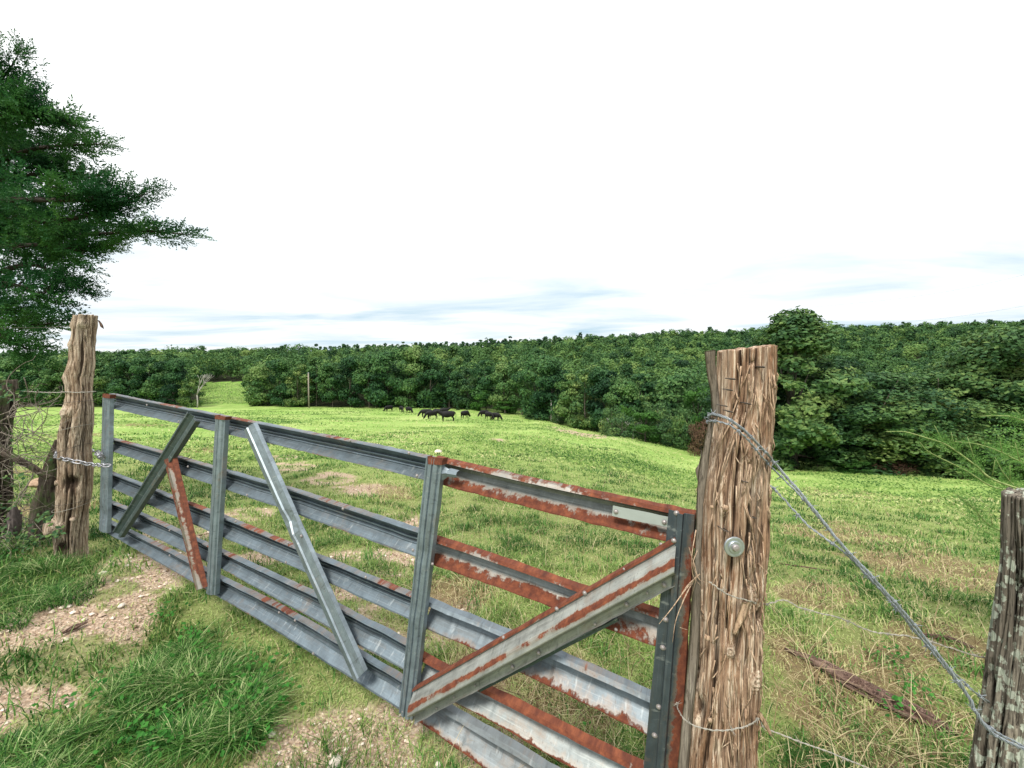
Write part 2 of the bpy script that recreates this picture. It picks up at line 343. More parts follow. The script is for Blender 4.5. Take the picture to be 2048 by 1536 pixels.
def mat_grass(name, stops, trans=0.3):
    n = NT(name); f = n.attr('c'); return n.leaf(n.ramp(f, stops), trans, 0.55, 0.2)
M['grass'] = mat_grass('short_grass', [(0.0, (0.022, 0.085, 0.010)), (0.20, (0.090, 0.180, 0.034)), (0.44, (0.275, 0.385, 0.105)), (0.70, (0.44, 0.48, 0.20)), (0.88, (0.60, 0.53, 0.30)), (1.0, (0.30, 0.20, 0.11))])
M['lush'] = mat_grass('lush_grass', [(0.0, (0.008, 0.050, 0.008)), (0.35, (0.036, 0.13, 0.020)), (0.65, (0.12, 0.27, 0.055)), (1.0, (0.46, 0.52, 0.25))])
M['straw'] = mat_grass('dry_straw', [(0.0, (0.055, 0.032, 0.018)), (0.45, (0.20, 0.13, 0.07)), (1.0, (0.56, 0.48, 0.29))], 0.2)

# ------------------------------------------------------------------ terrain
TPX = [-1, 100, 600, 900, 1060, 1200, 1400, 1600, 1900, 2300]
TT = [(p - 1024) / FPX if p >= 0 else -1.7 for p in TPX]
TY = [3, 6, 12, 25, 40, 50, 65, 90, 118, 150, 190, 300, 450, 700, 1500]
TDROP = [   # metres below the eye, one row per distance
    [1.55, 1.62, 1.78, 1.86, 1.88, 1.90, 1.92, 1.93, 1.93, 1.93],
    [1.60, 1.85, 2.10, 2.20, 2.25, 2.32, 2.50, 2.60, 2.65, 2.65],
    [2.3, 2.5, 2.75, 2.9, 3.0, 3.2, 3.6, 3.85, 3.9, 3.9],
    [3.5, 3.6, 3.85, 3.9, 4.2, 4.8, 6.2, 7.0, 7.4, 7.4],
    [5.0, 5.1, 5.3, 5.6, 6.0, 7.0, 8.9, 10.1, 10.6, 10.9],
    [6.0, 6.1, 6.3, 6.7, 7.2, 8.5, 10.4, 12.0, 13.0, 13.5],
    [7.5, 7.6, 7.7, 8.4, 9.0, 10.7, 12.6, 14.5, 16, 17],
    [9.6, 9.7, 9.6, 10.3, 11.2, 13.4, 15.5, 18, 20, 21],
    [11.9, 12.0, 11.9, 12.0, 13.2, 15, 17, 20, 22, 23],
    [10.5, 10.5, 9.9, 10.0, 11, 12, 14, 17, 19, 20],
    [9.0, 8.0, 6.6, 6.5, 6, 6, 8, 10, 11, 12],
    [5.0, 2.0, -2, -5, -8, -9, -10, -11, -13, -14],
    [1.0, -5, -9, -14, -21, -26, -33, -38, -43, -48],
    [-2, -6, -10, -16, -24, -30, -38, -45, -52, -58],
    [-4, -6, -10, -16, -24, -30, -38, -45, -52, -58]]
TDROP = np.array(TDROP); LTY = np.log(TY)
def terrain(x, y, bumps=True):
    x = np.asarray(x, float); y = np.asarray(y, float)
    Yc = np.maximum(y, 3.0)
    t = np.clip(x / Yc, TT[0], TT[-1]); ly = np.clip(np.log(Yc), LTY[0], LTY[-1])
    # cubic-ish smoothing by averaging three samples in log distance
    acc = 0
    for o, w in ((-0.22, 0.25), (0, 0.5), (0.22, 0.25)):
        l2 = np.clip(ly + o, LTY[0], LTY[-1])
        j = np.clip(np.searchsorted(LTY, l2) - 1, 0, len(LTY) - 2); fy = (l2 - LTY[j]) / (LTY[j + 1] - LTY[j])
        i = np.clip(np.searchsorted(TT, t) - 1, 0, len(TT) - 2); TTa = np.array(TT); fx = (t - TTa[i]) / (TTa[i + 1] - TTa[i]); fx = fx * fx * (3 - 2 * fx)
        d = (TDROP[j, i] * (1 - fx) + TDROP[j, i + 1] * fx) * (1 - fy) + (TDROP[j + 1, i] * (1 - fx) + TDROP[j + 1, i + 1] * fx) * fy
        acc = acc + w * d
    z = EYE - acc
    if bumps:
        r = np.hypot(x, y)
        z = z + (fbm(x * 1.1, y * 1.1, 0, 3, 4) - 0.5) * 0.07 * np.clip(8 / (r + 4), 0.3, 1) + (fbm(x * 0.12, y * 0.12, 0, 9, 3) - 0.5) * 0.9 * smooth(8, 60, r)
    return z
def tz(x, y): return float(terrain(x, y))
def hit(px, py):
    """where the line of sight through a pixel meets the ground"""
    d = ray(px, py); lo = 0.5
    y = lo
    while y < 900:
        if EYE + d.z * y / d.y < tz(d.x * y / d.y, y): break
        y *= 1.03
    a, b = y / 1.03, y
    for _ in range(18):
        m = (a + b) / 2
        if EYE + d.z * m / d.y < tz(d.x * m / d.y, m): b = m
        else: a = m
    return Vector((d.x * b / d.y, b, tz(d.x * b / d.y, b)))

# bare gravel patches and other ground covers: (px, py, radius m along track, radius across, angle deg)
BARE = [(760, 1490, .5, .5), (880, 1500, .35, .3), (640, 1500, .25, .2), (790, 1240, .45, .35), (760, 1120, .55, .3), (700, 1180, .3, .25), (660, 955, 1.3, .35), (590, 935, 1.4, .35), (720, 975, .8, .4), (560, 915, .9, .3),
        (480, 1030, .5, .22), (540, 1110, .3, .2), (360, 1070, .5, .25), (420, 1060, .4, .2), (250, 1145, .7, .3), (160, 1215, .5, .25), (60, 1350, .6, .22), (190, 1290, .4, .15), (30, 1430, .25, .15), (330, 1120, .35, .16),
        (1165, 870, 9, 3), (1200, 872, 6, 2.5), (1000, 880, 1, .4), (820, 1040, .6, .3), (100, 1300, .35, .15)]
BAREW = []
for b in BARE:
    h = hit(b[0], b[1]); BAREW.append((h.x, h.y, b[2], b[3]))
BROWN = [(1750, 1380, 0.7, 0.25), (1880, 1290, .5, .2), (1700, 1070, 1.6, .5), (1850, 1130, 1.2, .5), (1620, 1190, .5, .2), (1000, 1330, .3, .3), (1150, 1420, .3, .2), (1850, 1420, .4, .2), (1660, 1330, .4, .25), (1600, 1060, 1, .3),
         (1700, 990, 5, 1.2), (1950, 1000, 4, 1), (90, 940, .7, .5), (60, 1020, .5, .4), (150, 870, 2, 1), (300, 850, 3, 1), (380, 900, 1.5, .8), (900, 1180, .4, .3), (780, 980, .9, .4)]
BROWNW = []
for b in BROWN:
    h = hit(b[0], b[1]); BROWNW.append((h.x, h.y, b[2], b[3]))
def patchmask(P, x, y, seed):
    m = np.zeros(np.shape(x)); wob = (fbm(x * 2.2, y * 2.2, 0, seed, 4) - 0.5) * 1.6
    for cx, cy, rx, ry in P:
        r = math.hypot(cx, cy); ux, uy = cx / r, cy / r           # long axis roughly across the line from the track
        dx, dy = x - cx, y - cy
        a = (dx * ux + dy * uy) / rx; b = (dx * -uy + dy * ux) / (ry * 1.8)
        s = np.maximum(rx, 0.6)
        m = np.maximum(m, 1 - np.sqrt(a * a + b * b) + wob * 0.8)
    return smooth(0.0, 0.35, m)
def bare(x, y): return patchmask(BAREW, x, y, 21) * np.clip(0.25 + 1.6 * smooth(0.40, 0.58, fbm(x * 3.1, y * 3.1, 0, 33, 5)), 0, 1)
def brown(x, y): return patchmask(BROWNW, x, y, 41)

def front(t):
    px = t * FPX + 1024; return np.interp(px, [0, 1050, 1100, 1200, 1380, 1560, 1750, 2400], [123, 115, 96, 80, 62, 53, 50, 48])
def build_ground():
    th = np.concatenate([np.linspace(-math.pi, -1.35, 60, endpoint=False), np.linspace(-1.35, 1.35, 600, endpoint=False), np.linspace(1.35, math.pi, 61)])
    rr = np.concatenate([[0.02, 0.3], np.exp(np.linspace(math.log(0.7), math.log(30), 330, endpoint=False)), np.exp(np.linspace(math.log(30), math.log(3000), 200))])
    A, R_ = np.meshgrid(th, rr); X, Y = R_ * np.sin(A), R_ * np.cos(A)
    Z = terrain(X, Y)
    nr, nt = X.shape
    idx = np.arange(nr * nt).reshape(nr, nt)
    Q = np.stack([idx[:-1, :-1], idx[:-1, 1:], idx[1:, 1:], idx[1:, :-1]], -1).reshape(-1, 4)
    b = bare(X, Y)
    Z = Z - 0.012 * b * (R_ < 30)
    br = brown(X, Y)
    tt_ = np.clip(X / np.maximum(Y, 3), -1.6, 1.6); pxx = tt_ * FPX + 1024
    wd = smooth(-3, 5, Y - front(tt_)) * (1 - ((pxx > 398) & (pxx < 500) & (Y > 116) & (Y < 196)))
    V = np.stack([X, Y, Z], -1).reshape(-1, 3)
    n = NT('pasture_ground'); ob = n.objco(); ba = n.attr('bare'); bw = n.attr('brown')
    n1 = n.noise(ob, 0.09, 5, 0.6); n2 = n.noise(ob, 1.3, 6, 0.65); n3 = n.noise(ob, 14, 6, 0.7); n4 = n.noise(ob, 70, 4, 0.7); n5 = n.noise(ob, 0.45, 6, 0.7)
    mixn = n.math('ADD', n.math('MULTIPLY', n1, 0.5), n.math('ADD', n.math('MULTIPLY', n2, 0.25), n.math('MULTIPLY', n5, 0.25)))
    g = n.ramp(mixn, [(0.38, (0.12, 0.22, 0.035)), (0.47, (0.21, 0.325, 0.080)), (0.55, (0.285, 0.39, 0.115)), (0.64, (0.35, 0.40, 0.16))])
    g = n.mix(n.maprange(n3, 0.52, 0.68, 0, 0.6), g, (0.08, 0.15, 0.02))
    dull = n.noise(n.mapping(ob, (0.07, 0.12, 1), (4, 1, 0)), 1, 5, 0.65); g = n.mix(n.maprange(dull, 0.50, 0.70, 0, 0.5), g, (0.27, 0.31, 0.11)); g = n.mix(n.maprange(dull, 0.46, 0.36, 0, 0.4), g, (0.15, 0.27, 0.05))
    near = n.mix(n3, (0.08, 0.095, 0.03), (0.27, 0.25, 0.12))
    pos = n.new('SeparateXYZ'); n.l(ob, pos.inputs[0])
    g = n.mix(n.maprange(n.math('ADD', pos.outputs[1], n.math('MULTIPLY', n.math('ABSOLUTE', pos.outputs[0]), 0.25)), 6, 22, 0.75, 0.0), g, near)
    g = n.mix(n.math('MULTIPLY', bw, 0.75), g, n.mix(n3, (0.06, 0.035, 0.02), (0.30, 0.21, 0.12)))
    gv = n.voro(ob, 55); gv2 = n.voro(ob, 130)
    stone = n.ramp(n.noise(ob, 40, 5, 0.7), [(0.3, (0.27, 0.185, 0.13)), (0.5, (0.49, 0.375, 0.28)), (0.7, (0.68, 0.57, 0.46))])
    stone = n.mix(n.maprange(gv.outputs['Distance'], 0.35, 0.7, 0, 0.55), stone, (0.26, 0.17, 0.11))
    g = n.mix(ba, g, stone)
    g = n.mix(n.math('MULTIPLY', n.maprange(pos.outputs[1], 119, 125), 0.55), g, (0.16, 0.33, 0.05))
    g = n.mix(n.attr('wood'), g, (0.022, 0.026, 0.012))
    h = n.math('ADD', n.math('MULTIPLY', n3, 0.5), n.math('MULTIPLY', n4, 0.5))
    h = n.math('SUBTRACT', h, n.math('MULTIPLY', n.math('MULTIPLY', gv.outputs['Distance'], ba), 0.8))
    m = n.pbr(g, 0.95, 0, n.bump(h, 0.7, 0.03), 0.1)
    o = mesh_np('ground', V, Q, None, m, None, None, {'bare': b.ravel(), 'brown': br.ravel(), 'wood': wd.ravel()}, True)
    tag(o, 'rolling green pasture with bare gravel patches at the gate', 'ground', kind='structure')
build_ground()

# ------------------------------------------------------------------ the gate
GO = Vector((-0.49511, 0, 0)); GO = Vector((-0.49510911588145023, 1.8926807108878916, EYE - 1.6903219726246654))
GR = Matrix([[0.8884914635811314, 0.4528299946444854, 0.07434995019322099], [-0.4548025309017292, 0.8905218009063653, 0.011206248072632242], [-0.06113572628865088, -0.04377120127160067, 0.9971692458707299]])
gate = empty('farm_gate', GO, 'long five-rail farm gate of galvanised sheet steel, its right third rusting', 'gate')
gate.rotation_euler = GR.to_euler()
CAMP = Vector((0, 0, EYE))
def guv(px, py, yo=0.0):
    """pixel -> (along, up) on the gate's own plane shifted yo away from the viewer"""
    d = ray(px, py); n = GR.col[1]; O = GO - CAMP + n * yo
    t = O.dot(n) / d.dot(n); P = d * t - O
    return P.dot(GR.col[0]), P.dot(GR.col[2])

def interp(pts, x):
    xs = [p[0] for p in pts]; ys = [p[1] for p in pts]; return float(np.interp(x, xs, ys))
def sheet(name, mat, top, bot, prof, u0, u1, steps=60, seed=0, wob=0.003, thick=0.0022, horizontal=True, uoff=0.0, dents=()):
    """folded sheet profile [(s across 0..1, y towards/away)] swept between two edge curves (functions of t 0..1 -> (u,v))"""
    V, UV = [], []; npf = len(prof); rng = random.Random(seed)
    length = (Vector(top(1)) - Vector(top(0))).length
    full = [(s, y, 0) for s, y in prof] + [(s, y + thick, 1) for s, y in reversed(prof)]
    m = len(full)
    for i in range(steps + 1):
        t = i / steps; a, b = Vector(top(t)), Vector(bot(t)); L = t * length + uoff
        w1 = (float(fbm(L * 3, seed * 7.3, 0, 5, 3)) - 0.5) * 2 * wob; w2 = (float(fbm(L * 9, seed * 3.3 + 9, 0, 8, 3)) - 0.5) * wob
        dd = sum(amp * math.exp(-((t - c) / w) ** 2) for c, w, amp in dents)
        for s, y, bk in full:
            p = a.lerp(b, s); edge = (1 if s < 0.1 or s > 0.9 else 0.25)
            e2 = (float(vnoise(L * 22, seed + round(s) * 5, 0, 2)) - 0.5) * 0.004 * (1 if s < 0.02 or s > 0.98 else 0)
            q = (b - a).normalized() * e2
            V.append((p.x + q.x, y + w1 + w2 * edge + dd * math.sin(s * math.pi), p.y + q.y)); UV.append((L, s))
    Q = []
    for i in range(steps):
        for k in range(m):
            k2 = (k + 1) % m
            Q.append((i * m + k, i * m + k2, (i + 1) * m + k2, (i + 1) * m + k))
    for i0 in (0, steps):
        for k in range(npf - 1): Q.append((i0 * m + k, i0 * m + k + 1, i0 * m + m - 2 - k, i0 * m + m - 1 - k))
    return mesh_np(name, V, Q, None, mat, gate, UV, None, False)
def rail(mat, tp, bp, u0, u1, prof, seed, label=None):
    f = lambda P: (lambda t: (u0 + (u1 - u0) * t, interp(P, u0 + (u1 - u0) * t)))
    rr2 = random.Random(seed); dn = [(rr2.uniform(0, 1), rr2.uniform(.008, .02), rr2.uniform(-.006, .006)) for _ in range(6)]
    o = sheet('rail', mat, f(tp), f(bp), prof, u0, u1, 160, seed, 0.005, uoff=seed * 5.37, dents=dn)
    if label: o['label'] = label
    return o
PW = [(0.0, 0.022), (0.02, -0.022), (0.07, -0.026), (0.085, -0.018), (0.13, -0.006), (0.40, 0.024), (0.42, 0.013), (0.46, 0.012), (0.49, 0.028), (0.56, 0.028), (0.59, 0.014), (0.63, 0.012), (0.67, 0.018), (0.93, -0.024), (0.985, -0.026), (1.0, 0.004)]
PU = [(0.0, 0.036), (0.04, -0.018), (0.15, -0.028), (0.17, -0.012), (0.25, 0.018), (0.34, 0.034), (0.46, 0.038), (0.62, 0.026), (0.85, -0.006), (0.96, -0.024), (1.0, -0.024)]
LR = [([(-3.66, 1.262), (-2.8, 1.264), (-1.44, 1.270), (-0.63, 1.276), (0.12, 1.272)], [(-3.66, 1.127), (-2.19, 1.143), (-1.19, 1.154), (0.12, 1.156)]),
      ([(-3.66, 0.862), (-2.68, 0.884), (-1.72, 0.897), (-0.99, 0.912), (0.12, 0.899)], [(-3.66, 0.75), (-2.2, 0.766), (-1.15, 0.775), (0.12, 0.766)]),
      ([(-3.66, 0.555), (-2.65, 0.566), (-1.74, 0.575), (-0.93, 0.571), (0.12, 0.571)], [(-3.66, 0.425), (-1.73, 0.436), (-0.86, 0.451), (0.12, 0.448)]),
      ([(-3.66, 0.288), (-2.82, 0.325), (-1.78, 0.333), (-0.73, 0.345), (0.12, 0.322)], [(-3.66, 0.162), (-1.76, 0.222), (0.12, 0.187)]),
      ([(-3.66, 0.112), (-2.42, 0.147), (-1.78, 0.148), (-1.09, 0.168), (0.12, 0.132)], [(-3.66, 0.012), (-2.04, 0.018), (-1.27, 0.020), (-0.42, -0.005), (0.12, -0.022)])]
PW = [(s_, y_ + 0.020) for s_, y_ in PW]; PW[0] = (0.0, 0.026)
PU = [(s_, y_ + 0.020) for s_, y_ in PU]; PU[0] = (0.0, 0.030)
for i, (a, b) in enumerate(LR):
    rail(M['rail'], a, b, -3.64, 0.02, PW, i + 1)
RR = [([(0, 1.279), (0.52, 1.266), (1.2, 1.265)], [(0, 1.153), (0.74, 1.141), (1.2, 1.139)], 1.20, 'rust_rail'),
      ([(0, 0.893), (0.78, 0.877), (1.2, 0.877)], [(0, 0.761), (0.65, 0.759), (1.2, 0.749)], 1.15, 'rust_rail'),
      ([(0, 0.576), (0.5, 0.578), (1.2, 0.563)], [(0, 0.441), (0.38, 0.451), (0.57, 0.437), (1.2, 0.417)], 1.13, 'rust_low'),
      ([(0, 0.304), (0.38, 0.290), (1.2, 0.288)], [(0, 0.172), (0.26, 0.168), (0.72, 0.154), (1.2, 0.15)], 1.13, 'rust_rail2'),
      ([(0, 0.118), (0.72, 0.098), (1.2, 0.09)], [(0, -0.015), (0.42, -0.055), (1.2, -0.075)], 1.13, 'rust_low2')]
M['rust_rail2'] = mat_steel('rust_topped_rail', [(0, 1.0), (0.19, 0.8), (0.23, -0.7), (0.80, -0.7), (0.93, 0.2), (1, 0.9)], 0.40, (0.15, 0.168, 0.170), seed=12.3, ufreq=1.3, pale=(0.40, 0.42, 0.40), rough=0.55)
M['rust_low2'] = mat_steel('rust_footed_rail', [(0, -0.6), (0.17, -0.6), (0.21, -0.8), (0.82, -0.6), (0.93, 0.5), (1, 0.9)], 0.38, (0.135, 0.152, 0.160), seed=16.3, ufreq=1.7, rough=0.55)
for i, (a, b, u1, mt) in enumerate(RR):
    rail(M[mt], a, b, 0.03, u1, PU, 11 + i, 'short rail, grey steel with rust along its edges')

def bar(name, mat, quad, prof, yo, seed, label=None, steps=40, extend=0.0, dents=(), wob=0.002, flip=False):
    """sheet-metal upright or brace from four pixels: (start edge a, start edge b, end edge a, end edge b)"""
    a0, b0, a1, b1 = [Vector(guv(*p, yo)) for p in quad]
    if extend: a1 = a1 + (a1 - a0).normalized() * extend; b1 = b1 + (b1 - b0).normalized() * extend
    o = sheet(name, mat, lambda t: a0.lerp(a1, t), lambda t: b0.lerp(b1, t), [(s, y + yo) for s, y in prof], 0, 1, steps, seed, wob, uoff=seed * 3.1, dents=dents)
    if label: o['label'] = label
    return o
HAT = [(0, 0.020), (0.02, -0.004), (0.10, -0.006), (0.14, -0.001), (0.20, -0.001), (0.24, -0.010), (0.44, -0.014), (0.47, -0.006), (0.53, -0.006), (0.56, -0.014), (0.76, -0.010), (0.80, -0.001), (0.86, -0.001), (0.90, -0.006), (0.98, -0.004), (1, 0.020)]
bar('upright', M['rail_clean'], [(206, 789), (222, 791), (199, 1060), (216, 1066)], HAT, -0.03, 31, dents=((0.88, 0.05, 0.02),))
bar('upright', M['rail_clean'], [(432, 832), (453, 834), (413, 1186), (432, 1190)], HAT, -0.035, 32)
bar('upright', M['rail_clean'], [(853, 914), (887, 918), (798, 1424), (826, 1441)], HAT, -0.04, 33, dents=((0.35, 0.03, 0.006), (0.62, 0.04, -0.006)))
for q in ([(207, 787), (223, 789), (206, 795), (221, 797)], [(431, 830), (454, 833), (431, 838), (452, 840)], [(856, 912), (888, 916), (857, 928), (885, 930)]):
    bar('rust_cap', M['rust'], q, [(0, 0.03), (0.02, -0.006), (0.98, -0.006), (1, 0.03)], -0.048, 41 + q[0][0] % 7, steps=4)
D_ = [(0, 0.03), (0.02, -0.006), (0.34, -0.008), (0.37, -0.030), (0.56, -0.032), (0.60, -0.012), (0.97, -0.006), (1, 0.03)]
bar('upright', M['end_post'], [(1337, 1018), (1391, 1029), (1286, 1536), (1362, 1536)], D_, -0.035, 34, 'dark end upright, rusting down its right side', extend=0.45, steps=60)
# braces
VCH = [(0, 0.004), (0.06, -0.012), (0.20, -0.018), (0.28, -0.008), (0.50, 0.002), (0.56, -0.002), (0.72, -0.016), (0.93, -0.018), (1, 0.006)]
bar('brace', M['brace_dark'], [(377, 822), (399, 843), (228, 1061), (247, 1075)], VCH, -0.05, 35, 'dark green-grey brace leaning right', extend=0.0)
bar('brace', M['rust_strut'], [(330, 920), (350, 913), (394, 1180), (412, 1174)], [(0, 0.004), (0.1, -0.012), (0.5, -0.018), (0.62, -0.004), (0.9, -0.008), (1, 0.01)], -0.052, 36, 'short thin rusty brace')
bar('brace', M['rail_pale'], [(491, 862), (512, 845), (711, 1362), (733, 1340)], [(0, 0.004), (0.05, -0.012), (0.40, -0.020), (0.46, -0.012), (0.54, -0.012), (0.60, -0.020), (0.95, -0.012), (1, 0.006)], -0.05, 37, 'long pale brace with a dent', dents=((0.42, 0.03, 0.010), (0.47, 0.02, -0.006)), wob=0.002)
BIG = [(0, 0.012), (0.015, -0.012), (0.085, -0.014), (0.10, -0.004), (0.15, -0.008), (0.34, -0.040), (0.42, -0.048), (0.58, -0.054), (0.61, -0.053), (0.78, -0.004), (0.96, -0.006), (0.985, -0.014), (1, 0.010)]
bar('brace', M['rust_brace'], [(828, 1374), (831, 1446), (1353, 1074), (1350, 1170)], BIG, -0.055, 38, 'wide pale brace with a rust streak along it', steps=70)
bar('brace_lip', M['brace_dark'], [(960, 1374), (962, 1382), (1236, 1232), (1238, 1240)], [(0, 0.01), (0.1, -0.012), (0.9, -0.012), (1, 0.01)], -0.030, 39, steps=30)
bar('nameplate', M['plate'], [(1226, 1011), (1224, 1032), (1338, 1034), (1335, 1054)], [(0, 0.0), (0.5, 0), (1, 0.0)], -0.014, 40, 'bright blank metal plate on the top rail', steps=6, wob=0.0005)
bar('hook', M['rail_pale'], [(886, 931), (884, 962), (898, 938), (897, 953)], [(0, 0.0), (0.5, -0.012), (1, 0.0)], -0.03, 43, steps=6)
bar('hook', M['rail_clean'], [(897, 938), (896, 954), (916, 941), (915, 957)], [(0, 0.01), (0.15, -0.008), (0.5, -0.014), (0.85, -0.008), (1, 0.01)], -0.034, 44, steps=8)

def bolt_mesh(r=0.0085):
    mb = MB(); V, Q, T = [], [], []; n = 10
    prof = [(1.35, 0.0), (1.35, -0.12), (0.95, -0.16), (0.92, -0.6), (0.55, -0.82), (0.0, -0.86)]
    for rr_, y in prof[:-1]:
        for k in range(n): V.append((r * rr_ * math.cos(k * 2 * math.pi / n), r * y, r * rr_ * math.sin(k * 2 * math.pi / n)))
    V.append((0, r * prof[-1][1], 0))
    for i in range(len(prof) - 2):
        for k in range(n): Q.append((i * n + k, i * n + (k + 1) % n, (i + 1) * n + (k + 1) % n, (i + 1) * n + k))
    e = (len(prof) - 2) * n
    T = [(e + k, e + (k + 1) % n, e + n) for k in range(n)]
    mb.add(V, Q, T); return mb
b0 = None
def bolts(lst, yo, scale=1.0):
    global b0
    for p in lst:
        u, v = guv(p[0], p[1], yo)
        if b0 is None: b0 = o = bolt_mesh().build('bolt', M['bolt'], gate, False)
        else: o = b0.copy(); COL.objects.link(o); o.parent = gate
        o.location = (u, yo, v); s = (p[2] if len(p) > 2 else 1.0) * scale; o.scale = (s, s, s); o.rotation_euler = (0, p[0] * 1.3, 0)
Z4 = lambda x, y: (780 + x / 2.273, 860 + y / 2.273)
bolts([Z4(1303, 378), Z4(1253, 862), Z4(1240, 989), Z4(1222, 1259), Z4(1203, 1388)], -0.043, 0.85)
bolts([Z4(1290, 503), Z4(885, 741), Z4(758, 813), Z4(516, 943)], -0.068, 0.75)
bolts([Z4(1245, 706), Z4(1073, 794), Z4(674, 1013), Z4(555, 1077)], -0.066, 0.8)
bolts([Z4(410, 1012), Z4(1064, 632), Z4(931, 884), Z4(386, 1163), Z4(210, 1265), Z4(290, 1215), Z4(1168, 742)], -0.066, 0.45)
bolts([Z4(1027, 371), Z4(1247, 419)], -0.016, 0.8)
bolts([Z4(1027, 907), Z4(1232, 520)], -0.022, 0.6)
bolts([(806, 1423), (880, 922), (826, 1100), (865, 1128)], -0.048, 0.7)
Z3 = lambda x, y: (180 + x / 2.194, 760 + y / 2.194)
bolts([Z3(1142, 265), Z3(1400, 320), Z3(1435, 420), Z3(370, 118), Z3(390, 182), Z3(250, 110), Z3(430, 380), Z3(1110, 565), Z3(870, 715), Z3(860, 800), Z3(690, 505), Z3(350, 660), Z3(830, 1020), Z3(1210, 865), Z3(640, 620), Z3(900, 1055), Z3(980, 1200), Z3(350, 770)], -0.024, 0.8)
bolts([Z3(928, 685)], -0.066, 0.9)

# ------------------------------------------------------------------ cedar posts
class Post:
    def __init__(s, name, mat, Y, rows, zbase, label, seed, amp=0.010, top_tilt=0.01, sides=150, rings=460, knots=(), squash=1.0, cat='fence post', deep=1.0, group=None):
        """rows: (py, left px, right px) of the outline at distance Y"""
        z, cx, rr_ = [], [], []
        for py, a, b in rows:
            da, db = ray(a, py), ray(b, py); fa, fb_ = math.atan(da.x / da.y), math.atan(db.x / db.y); fm, fd = (fa + fb_) / 2, (fb_ - fa) / 2   # round stem between two tangent sight lines
            z.append(at((a + b) / 2, py, Y).z); cx.append(Y * math.tan(fm)); rr_.append(Y / math.cos(fm) * math.sin(fd))
        s.z, s.cx, s.r = np.array(z[::-1]), np.array(cx[::-1]), np.array(rr_[::-1]); s.Y = Y
        ztop = s.z[-1]
        Zs = np.linspace(zbase - 0.15, ztop, rings); TH = np.linspace(0, 2 * math.pi, sides, endpoint=False)
        base = Vector((float(np.interp(zbase, s.z, s.cx)), Y, zbase)); s.base = base
        s.root = empty(name, base, label, cat, group)
        T, Z = np.meshgrid(TH, Zs)
        CX, R0 = np.interp(Z, s.z, s.cx), np.interp(Z, s.z, s.r)
        cs, sn = np.cos(T), np.sin(T)
        f = (fbm(cs * 1.6 + 5, sn * 1.6, Z * 3.2, seed, 4) - 0.5) * 2.6 * amp - 0.2 * amp
        # deep checks running along the grain, wandering slowly
        ang = T + (fbm(cs * 1.2, sn * 1.2, Z * 1.1, seed + 5, 3) - 0.5) * 0.9
        g1 = fbm(np.cos(ang) * 9, np.sin(ang) * 9, Z * 1.6, seed + 2, 4); g2 = fbm(np.cos(ang) * 26, np.sin(ang) * 26, Z * 4.5, seed + 3, 3)
        groove = -smooth(0.44, 0.30, g1) * 0.013 * deep + (g1 - 0.5) * 0.018 * deep + (g2 - 0.5) * 0.009 * deep
        crack = np.abs(vnoise(np.cos(ang) * 3.2 + 3, np.sin(ang) * 3.2, Z * 0.6, seed + 8) - 0.5)
        cr_ = smooth(0.030, 0.0, crack); groove = groove - cr_ * 0.016 * deep
        for kz, kt, kr, ka in knots:          # knots: (z, theta, radius m, height m)
            dz = Z - kz; dt = (np.mod(T - kt + math.pi, 2 * math.pi) - math.pi) * R0
            d = np.sqrt(dz ** 2 + dt ** 2) / kr
            groove = groove + ka * np.exp(-d ** 2) - 0.5 * abs(ka) * np.exp(-(d / 0.35) ** 2) + 0.004 * np.sin(d * 14) * np.exp(-(d / 1.3) ** 2)
        R = R0 + f + groove
        Zt = Z + (top_tilt * cs + 0.012 * (vnoise(cs * 4, sn * 4, 0, seed) - 0.5)) * smooth(0.9, 1.0, (Z - Zs[0]) / (Zs[-1] - Zs[0]))
        X = CX + R * cs; Yy = Y + R * sn * squash
        V = np.stack([X, Yy, Zt], -1); cav = np.clip(0.5 + groove * 22, 0, 1)  # cav: groove depth, drives the painted crevice shading in the wood colour
        nr, ns = T.shape; idx = np.arange(nr * ns).reshape(nr, ns); nx = np.roll(idx, -1, 1)
        Q = np.stack([idx[:-1], nx[:-1], nx[1:], idx[1:]], -1).reshape(-1, 4)
        # sawn top
        V = V.reshape(-1, 3); cav = cav.ravel(); last = V[-ns:]; cen = last.mean(0); n0 = len(V); rings_ = []
        for j, k in enumerate((0.8, 0.55, 0.3, 0.08)):
            w = cen + (last - cen) * k; w[:, 2] += 0.004 * (vnoise(w[:, 0] * 80, w[:, 1] * 80, 0, seed) - 0.5); rings_.append(w)
        V = np.concatenate([V] + rings_); cav = np.concatenate([cav, np.full(ns * 4, 0.5)])
        for j in range(4):
            a_ = np.arange(ns) + (n0 - ns if j == 0 else n0 + (j - 1) * ns); b_ = np.arange(ns) + n0 + j * ns
            Q = np.concatenate([Q, np.stack([a_, np.roll(a_, -1), np.roll(b_, -1), b_], -1)])
        V = V - np.array(base)
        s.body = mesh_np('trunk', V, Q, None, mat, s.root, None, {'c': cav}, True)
    def axis(s, z): return float(np.interp(z, s.z, s.cx)), float(np.interp(z, s.z, s.r))
    def ring(s, z, tilt=0.0, extra=0.006, a0=0, a1=2 * math.pi, n=40, drop=0.0):
        pts = []
        for i in range(n):
            a = a0 + (a1 - a0) * i / (n - 1); zz_ = z + tilt * math.cos(a) + drop * math.sin(a) ; cx, r = s.axis(zz_)
            pts.append(Vector((cx + (r + extra) * math.cos(a), s.Y + (r + extra) * math.sin(a), zz_)))
        return pts

